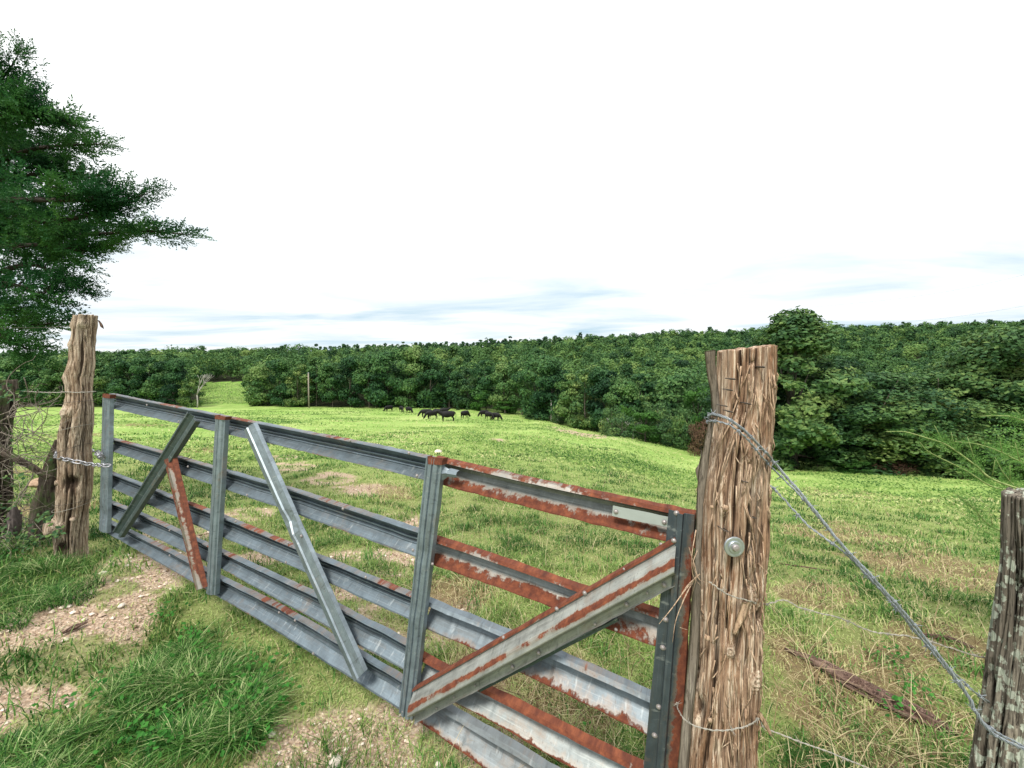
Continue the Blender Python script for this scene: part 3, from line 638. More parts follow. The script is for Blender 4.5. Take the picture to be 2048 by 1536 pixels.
RP = [(697, 1436, 1553), (740, 1434, 1552), (790, 1430, 1549), (830, 1424, 1546), (900, 1408, 1541), (960, 1398, 1538), (1000, 1395, 1536), (1100, 1391, 1533), (1200, 1387, 1527), (1300, 1380, 1522), (1400, 1371, 1517), (1536, 1357, 1512), (1900, 1325, 1505)]
RPY = 1.34
gz = tz(0.6, 1.36)
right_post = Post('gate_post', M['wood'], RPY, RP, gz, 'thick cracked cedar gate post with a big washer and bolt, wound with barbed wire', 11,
    amp=0.007, knots=[(EYE - 0.62, -1.4, 0.016, 0.012), (EYE - 0.80, -0.9, 0.035, -0.02), (EYE + 0.03, -1.9, 0.010, -0.008), (EYE - 0.72, -1.3, 0.03, 0.010), (EYE - 0.28, -1.7, 0.012, 0.008), (EYE - 1.0, -1.1, 0.03, 0.01), (EYE - 0.9, -1.95, 0.02, 0.012)], cat='gate post', deep=1.15)
LP = [(632, 144, 196), (660, 141, 193), (690, 138, 193), (720, 138, 193), (745, 130, 191), (756, 125, 189), (772, 130, 188), (790, 131, 187), (815, 127, 191), (850, 118, 190), (875, 115, 186), (900, 114, 184), (940, 113, 189), (990, 109, 188), (1020, 107, 182), (1060, 104, 177), (1100, 104, 176), (1140, 100, 178)]
LPY = 3.50
lz = tz(at(140, 1100, LPY).x, LPY)
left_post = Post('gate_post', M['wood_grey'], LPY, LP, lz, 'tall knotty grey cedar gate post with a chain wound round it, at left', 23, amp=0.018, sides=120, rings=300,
    knots=[(at(0, 822, LPY).z, -1.75, 0.045, 0.03), (at(0, 960, LPY).z, -1.0, 0.05, -0.05), (at(0, 1045, LPY).z, -2.2, 0.06, 0.05), (at(0, 650, LPY).z, -2.4, 0.03, 0.02), (at(0, 650, LPY).z, -0.8, 0.03, 0.02), (at(0, 690, LPY).z, -1.9, 0.04, 0.015), (at(0, 755, LPY).z, 3.0, 0.05, 0.02), (at(0, 1090, LPY).z, -1.5, 0.06, -0.04)], cat='gate post', deep=1.1)
FP = [(986, 2001, 2084), (1100, 1998, 2092), (1200, 1990, 2090), (1300, 1978, 2080), (1400, 1966, 2066), (1536, 1944, 2052), (1800, 1918, 2020)]
FPY = 1.19
fz = tz(at(1980, 1500, FPY).x, FPY)
far_post = Post('fence_post', M['wood_lichen'], FPY, FP, fz, 'dark weathered fence post spotted with pale lichen at the right edge', 37, amp=0.006, sides=110, rings=260, knots=[(EYE - 0.65, -2.1, 0.02, -0.02)])
# split bark slab standing off the right post
def slab(path_l, path_r, Y, thick, name, mat, parent, seed=0, n=40):
    """flat-ish splinter between two pixel edges, with thickness"""
    V, C = [], []
    L = [at(*p, Y) for p in bez([(x, y, 0) for x, y in path_l], n) and [(q.x, q.y) for q in bez([(x, y, 0) for x, y in path_l], n)]]
    R2 = [at(*p, Y) for p in [(q.x, q.y) for q in bez([(x, y, 0) for x, y in path_r], n)]]
    m = 8
    for i in range(n):
        for k in range(2 * m):
            back = k >= m; kk = k if not back else 2 * m - 1 - k; f = kk / (m - 1)
            p = L[i].lerp(R2[i], f); d = (float(fbm(f * 5, i * 0.12, 0, seed, 3)) - 0.5) * 0.012
            V.append((p.x, p.y - math.sin(f * math.pi) * thick * (0.6 if not back else -0.4) + d, p.z)); C.append(0.5 + d * 20)
    Q = [(i * 2 * m + k, i * 2 * m + (k + 1) % (2 * m), (i + 1) * 2 * m + (k + 1) % (2 * m), (i + 1) * 2 * m + k) for i in range(n - 1) for k in range(2 * m)]
    for i0 in (0, n - 1):
        for k in range(m - 1): Q.append((i0 * 2 * m + k, i0 * 2 * m + k + 1, i0 * 2 * m + 2 * m - 2 - k, i0 * 2 * m + 2 * m - 1 - k))
    V = np.array(V) - np.array(parent.location)
    return mesh_np(name, V, Q, None, mat, parent, None, {'c': np.clip(C, 0, 1)}, True)
slab([(1409, 703), (1413, 740), (1421, 790), (1425, 832)], [(1431, 699), (1434, 745), (1440, 800), (1442, 835)], 1.33, 0.018, 'bark_slab', M['slab'], right_post.root, 3)
slab([(1420, 835), (1404, 905), (1394, 985), (1390, 1100), (1378, 1300), (1362, 1450), (1352, 1560)], [(1428, 835), (1418, 920), (1408, 1000), (1403, 1100), (1398, 1300), (1384, 1450), (1376, 1560)], 1.29, 0.02, 'bark_slab', M['slab'], right_post.root, 5, 70)
slab([(1398, 935), (1391, 940), (1397, 965)], [(1404, 900), (1402, 945), (1399, 975)], 1.30, 0.006, 'splinter', M['slab'], right_post.root, 6, 12)
slab([(1486, 1205), (1478, 1225), (1464, 1265)], [(1500, 1200), (1490, 1235), (1470, 1268)], 1.225, 0.010, 'splinter', M['fibre'], right_post.root, 7, 14)
slab([(1512, 1425), (1524, 1445), (1540, 1472)], [(1518, 1420), (1532, 1440), (1544, 1466)], 1.26, 0.006, 'splinter', M['fibre'], right_post.root, 8, 12)
slab([(194, 640), (197, 645), (200, 652)], [(199, 641), (206, 650), (208, 658)], 3.5, 0.01, 'splinter', M['log'], left_post.root, 9, 8)
# washer and bolt
def disc(parent, c, r, name, mat, prof, ny=(0, -1, 0)):
    n = 40; V, Q = [], []
    for rr_, y in prof:
        for k in range(n): V.append((c.x + rr_ * r * math.cos(k * 2 * math.pi / n) - parent.location.x, c.y + y - parent.location.y, c.z + rr_ * r * math.sin(k * 2 * math.pi / n) - parent.location.z))
    for i in range(len(prof) - 1):
        for k in range(n): Q.append((i * n + k, i * n + (k + 1) % n, (i + 1) * n + (k + 1) % n, (i + 1) * n + k))
    return mesh_np(name, V, Q, None, mat, parent)
wc = at(1469, 1094, 1.215)
ws = disc(right_post.root, wc, 0.0315, 'washer', M['washer'], [(1.0, 0.004), (1.0, 0.0), (0.97, -0.0015), (0.82, -0.002), (0.80, -0.001), (0.60, -0.001), (0.02, -0.001)])
disc(right_post.root, wc + Vector((0, -0.003, 0)), 0.019, 'washer', M['washer'], [(1.0, 0.003), (1.0, -0.001), (0.95, -0.002), (0.02, -0.002)])
disc(right_post.root, wc + Vector((0, -0.006, 0)), 0.0105, 'bolt_head', M['bolt'], [(1.0, 0.006), (1.0, -0.004), (0.8, -0.007), (0.02, -0.0085)])
# staples, nails and stubs on the right post
for (px, py, w, h) in [(1467, 757, 9, 2), (1461, 779, 8, 2), (1450, 811, 9, 2), (1462, 822, 8, 3), (1498, 806, 9, 3), (1492, 963, 8, 2), (1508, 1035, 9, 2), (1452, 1060, 11, 4), (1527, 733, 5, 2)]:
    st = MB(); a = at(px - w / 2, py, 1.235); b = at(px + w / 2, py + h, 1.228); bk = Vector((0, 0.035, 0))
    r_ = Vector(right_post.root.location)
    st.tube([p - r_ for p in (a + bk, a + Vector((0, 0, 0)), (a + b) / 2 + Vector((0, -0.004, 0.001)), b, b + bk)], 0.0016, 5)
    st.build('staple', M['wire_dark'], right_post.root)
fb = MB(); rng = random.Random(4); r_ = Vector(right_post.root.location)
for i in range(260):            # loose bark fibres
    z = EYE - rng.uniform(-0.03, 1.25); a = -math.pi / 2 + rng.gauss(0, 0.75); cx, r = right_post.axis(z)
    p = Vector((cx + (r - 0.003) * math.cos(a), RPY + (r - 0.003) * math.sin(a), z)); L = rng.uniform(0.015, 0.13); sw = rng.gauss(0, 0.012); o_ = rng.uniform(0.002, 0.012)
    d = Vector((math.cos(a), math.sin(a), 0)); tt = Vector((-math.sin(a), math.cos(a), 0))
    zc = z - L; cx2, r2 = right_post.axis(zc)
    q = Vector((cx2 + (r2 + 0.002) * math.cos(a), RPY + (r2 + 0.002) * math.sin(a), zc)) + tt * sw
    fb.tube([v - r_ for v in (p, (p + q) / 2 + d * o_, q + d * rng.uniform(-0.003, 0.008))], [rng.uniform(.0015, .0038), 0.002, 0.0006], 4)
tag(fb.build('bark_fibres', M['fibre'], right_post.root), kind='stuff')
fb2 = MB()
for (pts, w) in [([(1396, 1150, 1.27), (1370, 1180, 1.2), (1345, 1215, 1.16), (1318, 1248, 1.13)], .0028), ([(1392, 1152, 1.27), (1372, 1190, 1.2), (1352, 1240, 1.17), (1345, 1285, 1.15)], .0022), ([(1395, 1100, 1.26), (1386, 1130, 1.22), (1398, 1160, 1.23)], .0016),
                 ([(1400, 1148, 1.26), (1374, 1172, 1.21), (1350, 1210, 1.18)], .002), ([(1390, 1155, 1.27), (1368, 1196, 1.2), (1356, 1232, 1.18)], .0016), ([(1392, 1060, 1.25), (1384, 1110, 1.22), (1386, 1150, 1.23), (1402, 1172, 1.22)], .002), ([(1388, 1125, 1.26), (1398, 1158, 1.22), (1424, 1168, 1.22)], .0015),
                 ([(1360, 1255, 1.2), (1376, 1260, 1.2)], .001), ([(1378, 1095, 1.25), (1392, 1148, 1.23), (1384, 1190, 1.23)], .0013)]:
    P = bez([at(*p) - r_ for p in pts], 14); fb2.tube(P, [w * (1 - 0.75 * i / 13) for i in range(14)], 5)
tag(fb2.build('hanging_fibres', M['fibre'], right_post.root), kind='stuff')
for (px, py, rr_) in [(1414, 1275, 0.009), (1450, 1016, 0.010), (1424, 1014, 0.006), (1420, 1440, 0.008)]:
    kn = MB(); c = at(px, py, 1.235) - r_; V, Q = [], []
    for i in range(7):
        for k in range(10):
            ph = math.pi * (i + 0.5) / 7; a = k * math.pi / 5; j = 1 + 0.25 * rng.uniform(-1, 1)
            V.append((c.x + rr_ * j * math.sin(ph) * math.cos(a), c.y + rr_ * j * math.sin(ph) * math.sin(a), c.z + rr_ * j * math.cos(ph)))
    for i in range(6):
        for k in range(10): Q.append((i * 10 + k, i * 10 + (k + 1) % 10, (i + 1) * 10 + (k + 1) % 10, (i + 1) * 10 + k))
    kn.add(V, Q); kn.build('knot', M['fibre'], right_post.root)
# cut branch stubs on the left post
r_ = Vector(left_post.root.location)
for (px, py, rr_, dy, L) in [(127, 1045, 0.058, -0.9, 0.14), (126, 958, 0.022, -0.8, 0.10), (186, 1030, 0.016, -0.3, 0.14)]:
    mb = MB(); c = at(px, py, LPY); ax = Vector((float(np.interp(c.z, left_post.z, left_post.cx)), LPY, c.z - 0.02)); d = (Vector((c.x, LPY - 0.16, c.z)) - ax).normalized()
    e = ax + d * (0.02 + L)
    mb.tube([ax + d * 0.06 - r_, ax + d * 0.10 - r_, e - r_, e + d * 0.004 - r_], [rr_ * 1.5, rr_ * 1.15, rr_, rr_ * 0.7], 16); mb.build('branch_stub', M['wood_grey'], left_post.root)

# ------------------------------------------------------------------ chain
ch = empty('gate_chain', at(170, 928, 3.3), 'short bright steel chain wound round the tall left post and the end of the gate', 'chain')
cpath = bez([at(194, 906, 3.42), at(203, 915, 3.30), at(196, 905, 3.62), at(160, 900, 3.72), at(122, 902, 3.66), at(112, 911, 3.52), at(122, 916, 3.40), at(146, 922, 3.345), at(172, 927, 3.34), at(196, 930, 3.26), at(213, 931, 3.16), at(230, 934, 3.18)], 200)
def linkmesh():
    mb = MB(); P = []
    L, W, r = 0.022, 0.0165, 0.0052
    for i in range(20):
        a = 2 * math.pi * i / 20; P.append((L * math.cos(a) + (0.012 if math.cos(a) > 0 else -0.012), W * math.sin(a), 0))
    P.append(P[0]); P = [Vector(p) for p in P]
    mb.tube(P, r, 7, cap=False); return mb
acc, last, k, l0 = 0, cpath[0], 0, None
for i in range(1, len(cpath)):
    acc += (cpath[i] - cpath[i - 1]).length
    if acc >= 0.056:
        acc = 0; d = (cpath[i] - last).normalized(); mid = (cpath[i] + last) / 2; last = cpath[i]
        if l0 is None: l0 = o = linkmesh().build('link', M['chain'], ch)
        else: o = l0.copy(); COL.objects.link(o); o.parent = ch
        q = d.to_track_quat('X', 'Z') @ Quaternion((1, 0, 0), (0.5 + (k % 2) * math.pi / 2))
        o.location = mid - ch.location; o.rotation_mode = 'QUATERNION'; o.rotation_quaternion = q; k += 1

# ------------------------------------------------------------------ wires
def wire(name, label, pts, r=0.0018, strands=2, twist=0.03, barbs=0.0, mat='wire', cat='wire', group=None, n=90, seed=0, wob=0.0015):
    rng = random.Random(seed); P = bez(pts, n); mb = MB(); org = P[0].copy()
    P = [p + Vector((rng.uniform(-1, 1), rng.uniform(-1, 1), rng.uniform(-1, 1))) * wob for p in P]
    L = 0; cum = [0]
    for i in range(1, n): L += (P[i] - P[i - 1]).length; cum.append(L)
    # resample finely enough for the twist
    m = max(n, min(700, int(L / (twist * 0.22)))) if strands > 1 else n
    S = np.linspace(0, L, m); A = np.array([list(p) for p in P]); F = np.stack([np.interp(S, cum, A[:, j]) for j in range(3)], -1)
    T = np.gradient(F, axis=0); T /= np.linalg.norm(T, axis=1)[:, None]
    up = np.array([0.1, 0.2, 1.0]); a = np.cross(T, up); a /= np.linalg.norm(a, axis=1)[:, None]; b = np.cross(T, a)
    for sI in range(strands):
        ph = 2 * math.pi * (S / twist + sI / strands)[:, None]; off = r * 1.15 if strands > 1 else 0
        if strands > 2: off = r * 2.0
        Q = F + off * (a * np.cos(ph) + b * np.sin(ph)) - np.array(org)
        mb.tube(Q, r, 5)
    if barbs:
        for sb in np.arange(barbs * 0.4, L, barbs):
            i = int(sb / L * (m - 1)); c = F[i] - np.array(org)
            mb.tube([c + (a[i] * math.cos(t) + b[i] * math.sin(t)) * r * 2.6 + T[i] * (t - 6) * 0.0006 for t in np.linspace(0, 12, 16)], r * 0.8, 4)
            for q in range(4):
                th = rng.uniform(0, 6.28); d = a[i] * math.cos(th) + b[i] * math.sin(th) + T[i] * rng.uniform(-.6, .6)
                mb.tube([c, c + d * 0.017], [r * 0.8, r * 0.3], 4)
    o = mb.build(name, M[mat]); o.location = org; tag(o, label, cat, group); return o
wire('barbed_wire', 'thick uppermost barbed wire slanting from the bolted gate post across the lichen post', [at(1446, 850, 1.48), at(1419, 836, 1.36), at(1426, 828, 1.27), at(1452, 836, 1.215), at(1490, 862, 1.205), at(1530, 903, 1.225), at(1548, 925, 1.26), at(1600, 985, 1.22), at(1680, 1085, 1.16), at(1750, 1160, 1.12), at(1840, 1264, 1.09), at(1925, 1375, 1.06), at(1962, 1442, 1.04), at(2000, 1476, 1.03), at(2070, 1508, 1.02)], 0.0016, 4, 0.06, 0.08, n=140, seed=1)
wire('barbed_wire', 'barbed wire just under the thick upper bundle, ending behind the lichen post', [at(1440, 862, 1.49), at(1416, 846, 1.37), at(1425, 842, 1.265), at(1455, 848, 1.21), at(1490, 874, 1.20), at(1525, 915, 1.22), at(1549, 940, 1.28), at(1610, 1003, 1.23), at(1690, 1100, 1.17), at(1760, 1180, 1.14), at(1850, 1285, 1.13), at(1950, 1385, 1.16), at(2010, 1420, 1.28)], 0.0016, 2, 0.04, 0.09, n=140, seed=2)
wire('barbed_wire', 'separate lower strand that joins the slanting wire bundle right of the bolted gate post', [at(1500, 950, 1.50), at(1535, 968, 1.40), at(1560, 990, 1.30), at(1610, 1045, 1.23), at(1655, 1080, 1.17), at(1700, 1116, 1.155), at(1790, 1212, 1.12), at(1855, 1292, 1.10), at(1930, 1385, 1.075), at(1970, 1448, 1.04), at(2060, 1500, 1.03)], 0.0018, 2, 0.04, 0.12, n=120, seed=3)
wire('barbed_wire', 'single barbed strand crossing mid height between the bolted gate post and the lichen post', [at(1418, 1163, 1.235), at(1440, 1180, 1.22), at(1470, 1194, 1.215), at(1505, 1203, 1.23), at(1535, 1208, 1.32), at(1570, 1200, 1.31), at(1600, 1215, 1.29), at(1690, 1240, 1.28), at(1740, 1262, 1.27), at(1830, 1276, 1.26), at(1950, 1311, 1.25), at(2060, 1340, 1.26)], 0.0013, 2, 0.035, 0.14, 'wire_pale', n=120, seed=4, wob=0.002)
wire('barbed_wire', 'lowest barbed strand leaving the foot of the bolted gate post at the bottom edge', [at(1352, 1398, 1.36), at(1362, 1430, 1.22), at(1395, 1454, 1.19), at(1450, 1461, 1.185), at(1500, 1450, 1.2), at(1518, 1438, 1.26), at(1530, 1455, 1.33), at(1600, 1484, 1.30), at(1660, 1505, 1.28), at(1745, 1540, 1.26), at(1900, 1600, 1.25)], 0.0013, 2, 0.035, 0.14, 'wire_pale', n=120, seed=5)
wire('fence_wire', 'pale wire running left from the tall knotty post across the mossy stump', [at(192, 783, 3.46), at(160, 785, 3.38), at(131, 784, 3.42), at(100, 785, 3.55), at(40, 783, 3.7), at(-60, 784, 3.8)], 0.0022, 2, 0.06, 0.25, 'wire_pale', n=60, seed=6)
wire('fence_wire', 'dark wire from the top of the tall knotty post into the cedar branches', [at(144, 651, 3.5), at(90, 655, 3.6), at(0, 656, 3.8), at(-90, 655, 4.0)], 0.0016, 1, mat='wire_dark', n=30, seed=7)
for i, (py, tilt, mt, lb) in enumerate([(806, 0.01, 'wire_dark', 'dark tie wire looped round the tall knotty post below the pale wire'), (861, 0.035, 'wire_pale', 'pale tie wire looped round the tall knotty post above the chain'), (905, 0.05, 'wire_dark', 'thin tie wire looped round the tall knotty post just over the chain'), (1013, 0.01, 'wire_dark', 'dark tie wire low on the tall knotty post'), (1022, 0.02, 'wire_pale', 'pale sagging tie wire low on the tall knotty post')]):
    zc = at(0, py, LPY - 0.15).z; P = left_post.ring(zc, tilt, 0.012, n=30, drop=0.02 if i == 4 else 0)
    wire('tie_wire', lb, P, 0.0017, 1, mat=mt, n=60, seed=20 + i)

# ------------------------------------------------------------------ power lines, pole
for (a, b, c, lb) in [((1500, 625), (1850, 590), (2300, 488), 'thin power line high over the right hill, upper one'), ((1500, 655), (1850, 640), (2300, 566), 'thin power line over the right hill, lower one')]:
    P = bez([at(a[0], a[1], 420), at(b[0], b[1], 300), at(c[0], c[1], 200)], 40); mb = MB(); mb.tube([p - P[0] for p in P], 0.055, 5)
    o = mb.build('power_line', M['line']); o.location = P[0]; tag(o, lb, 'power line')
pb = at(618, 820, 112); pz = tz(pb.x, pb.y); mb = MB(); mb.tube([(0, 0, -0.3), (0, 0, 5), (0, 0, at(618, 746, 112).z - pz)], [0.22, 0.19, 0.15], 10)
up = empty('utility_pole', (pb.x, pb.y, pz), 'bare upright pole in front of the far treeline, left of the cattle', 'pole'); mb.build('shaft', M['pole'], up)
mb = MB(); H = at(618, 746, 112).z - pz; mb.tube([(0, 0, H), (0, 0, H + 0.15)], [0.17, 0.12], 10); mb.build('pole_cap', M['line'], up)

# ------------------------------------------------------------------ stones and logs
def stone(px, py, size, mat, label, name='stone', seed=0, flat=0.6, loc=None, cat='stone'):
    rng = np.random.RandomState(seed); n, m = 14, 22; V = []
    for i in range(n):
        for k in range(m):
            ph, a = math.pi * (i + 0.5) / n, 2 * math.pi * k / m
            d = np.array([math.sin(ph) * math.cos(a), math.sin(ph) * math.sin(a), math.cos(ph)])
            rr_ = 0.55 + 0.9 * float(fbm(d[0] * 1.7 + seed, d[1] * 1.7, d[2] * 1.7, 5, 4)); V.append(d * rr_ * size * np.array([1, 0.8, flat]))
    top = len(V); V.append(np.array(V[:m]).mean(0)); V.append(np.array(V[(n - 1) * m:n * m]).mean(0))
    Q = [(i * m + k, (i + 1) * m + k, (i + 1) * m + (k + 1) % m, i * m + (k + 1) % m) for i in range(n - 1) for k in range(m)]
    T = [(top, k, (k + 1) % m) for k in range(m)] + [(top + 1, (n - 1) * m + (k + 1) % m, (n - 1) * m + k) for k in range(m)]
    o = mesh_np(name, V, Q, T, M[mat], None, None, None, False); p = hit(px, py) if loc is None else loc
    o.location = (p.x, p.y, p.z + size * flat * 0.25); o.rotation_euler[2] = seed; tag(o, label, cat); return o
stone(670, 1527, 0.035, 'stone', 'pale rounded stone on the gravel at the bottom edge', seed=1)
stone(876, 1530, 0.016, 'stone', 'small white stone on the gravel right of centre at the bottom', seed=2)
stone(543, 1470, 0.020, 'stone', 'small pale stone at the edge of the tall grass clump', seed=3)
stone(205, 1147, 0.028, 'stone', 'white stone on the bare gravel in front of the tall post', seed=4)
stone(243, 1212, 0.024, 'stone', 'white flat stone on the gravel above the grass clump', seed=5)
stone(876, 905, 0.16, 'stone', 'pale rock out in the pasture just above the gate', seed=6)
stone(82, 968, 0.10, 'stone_tan', 'tan rock seen behind the dark pole, left of the tall post', seed=7, loc=Vector((at(82, 968, 4.6).x, 4.6, at(82, 968, 4.6).z)))
stone(30, 1055, 0.050, 'stone_dark', 'dark upright stone in the grass at the left edge', seed=18, flat=2.4, loc=Vector((at(30, 1040, 3.3).x, 3.3, at(30, 1040, 3.3).z - .04)))
def log(pts, radii, mat, name, label, sides=26, seed=0, rings=70, cat='log'):
    P = bez(pts, rings); org = P[0].copy(); mb = MB(); P = [p - org for p in P]
    R0 = np.interp(np.linspace(0, 1, rings), np.linspace(0, 1, len(radii)), radii)
    mb.tube(P, R0, sides)
    V = mb.V[0]; n = rings * sides; ring = np.repeat(np.arange(rings), sides); k = np.tile(np.arange(sides), rings); C = np.array([list(P[i]) for i in ring])
    d = V[:n] - C; g = fbm(np.cos(k / sides * 6.283) * 4, np.sin(k / sides * 6.283) * 4, ring * 0.06, seed, 4) - 0.5
    V[:n] = C + d * (1 + g * 1.1)[:, None]; mb.C[0][:n] = np.clip(0.5 + g * 1.6, 0, 1)
    o = mb.build(name, M[mat]); o.location = org; tag(o, label, cat); return o
g = lambda px, py, dz=0.0: hit(px, py) + Vector((0, 0, dz))
log([g(1570, 1300, .01), g(1640, 1335, .02), g(1700, 1372, .025), g(1775, 1412, .03), g(1845, 1446, .03), g(1915, 1470, .01)], [0.010, 0.028, 0.040, 0.046, 0.045, 0.040, 0.014], 'log', 'fallen_branch', 'thick rotting brown branch lying in dead grass left of the lichen post', seed=3)
log([g(1845, 1272, .01), g(1900, 1283, .02), g(1950, 1300, .01)], [0.010, 0.014, 0.008], 'log', 'fallen_branch', 'short dark stick in the grass behind the wire bundle', seed=4, rings=24)
log([g(2010, 1388, .01), g(2040, 1398, .02), g(2090, 1412, .01)], [0.009, 0.012, 0.008], 'log', 'fallen_branch', 'dark stick end showing right of the lichen post', seed=5, rings=20)
log([g(125, 1268, .005), g(150, 1257, .01), g(175, 1246, .006)], [0.006, 0.016, 0.004], 'log', 'wood_chip', 'brown strip of wood on the bare gravel at left', seed=6, rings=20, cat='wood chip')
log([g(1560, 1128, .005), g(1600, 1134, .01), g(1660, 1142, .006)], [0.004, 0.007, 0.004], 'log', 'fallen_branch', 'thin dark twig in the grass right of the washer', seed=7, rings=20)
# left tangle: old mossy post, brace pole, dark trunk behind the tall post
OP = [(762, -60, 36), (800, -62, 38), (850, -58, 30), (900, -60, 26), (960, -64, 24), (1020, -70, 22), (1080, -76, 20)]
oz = tz(at(-20, 1050, 3.6).x, 3.6)
old_post = Post('fence_post', M['wood_dark'], 3.6, OP, oz, 'dark mossy broken fence post tangled with vines at the left edge', 51, amp=0.03, sides=60, rings=120, deep=2.0)
log([at(-40, 880, 3.5), at(15, 908, 3.5), at(60, 932, 3.55), at(97, 957, 3.6)], [0.032, 0.030, 0.026, 0.022], 'wood_dark', 'brace_pole', 'dark pole slanting down from the mossy post to the tall gate post', seed=8, cat='pole')
log([at(80, 1075, 3.72), at(92, 1000, 3.74), at(105, 935, 3.76), at(120, 880, 3.78)], [0.085, 0.075, 0.055, 0.03], 'wood_dark', 'tree_stump', 'dark rough-barked trunk leaning against the back of the tall gate post', seed=9, cat='trunk')

# ------------------------------------------------------------------ leaves
def cards(P, N, size, asp, rng, jitter=1.0, curl=0.0):
    """n little leaf-shaped quads at P, facing roughly N"""
    n = len(P); N = N + rng.normal(0, jitter, (n, 3)); N /= np.linalg.norm(N, axis=1)[:, None] + 1e-9
    A = np.cross(N, rng.normal(0, 1, (n, 3))); A /= np.linalg.norm(A, axis=1)[:, None] + 1e-9; B = np.cross(N, A)
    s = (size * rng.uniform(0.6, 1.4, n))[:, None]
    V = np.empty((n, 4, 3)); V[:, 0] = P - A * s; V[:, 1] = P - B * s * asp + A * s * rng.uniform(-.3, .3, (n, 1)); V[:, 2] = P + A * s; V[:, 3] = P + B * s * asp + A * s * rng.uniform(-.3, .3, (n, 1))
    V[:, 0] += N * s * rng.uniform(-.5, .5, (n, 1)); V[:, 2] += N * s * rng.uniform(-.5, .5, (n, 1))
    return V.reshape(-1, 3), np.arange(n * 4).reshape(-1, 4)
def crown_pts(rng, H, R, n, base=0.12, lobes=34, shape='oak', lobe=0.24):
    """points spread over the skins of many unequal boughs; n points, H height, R radius"""
    L = []
    while len(L) < lobes:
        h = rng.uniform(base, 1.0); a = rng.uniform(0, 2 * math.pi)
        if shape == 'cone': env = (1.02 - h) * 0.95 + 0.03
        elif shape == 'spire': env = (min(1, 1.55 * (1.03 - h))) ** 0.9
        elif shape == 'pine': env = 0.62 * math.sqrt(max(0, 1 - ((h - 0.72) / 0.32) ** 2)) if h > 0.42 else 0.12
        else: env = math.sqrt(max(0.0, 1 - ((h - 0.48) / 0.56) ** 2))
        f = math.sqrt(rng.uniform(0.15, 1)) * env
        L.append((math.cos(a) * f * R * 0.86, math.sin(a) * f * R * 0.86, h * H * 0.93, rng.uniform(0.5, 1.25) * lobe * R * (0.75 if shape == 'cone' else 1)))
    L = np.array(L); w = L[:, 3] ** 2; k = rng.choice(len(L), n, p=w / w.sum())
    d = rng.normal(0, 1, (n, 3)); d[:, 2] = d[:, 2] * 0.8 + 0.25; d /= np.linalg.norm(d, axis=1)[:, None]
    rr_ = L[k, 3] * (1 - 0.35 * rng.uniform(0, 1, n) ** 2.2) * (1 + 0.11 * rng.normal(0, 1, n))
    P = L[k, :3] + d * rr_[:, None] * np.array([1.15, 1.15, 0.8]); keep = P[:, 2] > 0.1
    cd = P - np.array([0, 0, H * 0.45]); cd[:, 2] *= R / (H * 0.5); cd /= np.linalg.norm(cd, axis=1)[:, None] + 1e-6; d = d * 0.55 + cd * 0.6
    return P[keep], d[keep], L, k[keep]
def tree_meshes(seed, H, R, n, size, shape='oak', base=0.12, lobes=34, lobe=0.24, trunk_r=0.02):
    rng = np.random.RandomState(seed); P, d, L, k = crown_pts(rng, H, R, n, base, lobes, shape, lobe)
    V, Q = cards(P, d, size, 0.62, rng, 0.50); c = rng.uniform(0, 1, len(L))[k] * 0.5 + rng.uniform(0, 0.5, len(Q))
    tr = MB(); r0 = H * trunk_r
    lean = rng.uniform(-.03, .03, 2) * H
    top = np.array([lean[0], lean[1], H * 0.85]); tr.tube([(0, 0, -0.4), (0, 0, H * .05), top * 0.35 + [0.01 * H, 0, 0], top * 0.7, top], [r0 * 1.3, r0, r0 * .8, r0 * .45, r0 * .1], 9)
    for j in range(min(len(L), 16)):
        x, y, z, q = L[j]; st_ = top * np.clip(z / H * 0.6 + 0.05, 0.1, 0.9)
        tr.tube([st_, (st_ + [x, y, z]) / 2 + [0, 0, -0.02 * H], [x, y, z]], [r0 * .4, r0 * .22, r0 * .05], 5)
    return (V, Q, c), tr
def build_tree(spec, mat, loc, name, label, group, rot=0.0, scale=1.0, src=None, cat='tree', zs=1.0):
    root = empty(name, loc, label, cat, group, (0, 0, rot))
    root.scale = (scale, scale, scale * zs)
    if src is None:
        (V, Q, c), tr = spec
        cr_ = mesh_np('crown', V, Q, None, mat, root, None, {'c': c}, False); tk = tr.build('trunk', M['bark'], root)
    else:
        for ch_ in src:
            o = ch_.copy(); COL.objects.link(o); o.parent = root
        cr_, tk = None, None
    return root, (cr_, tk)

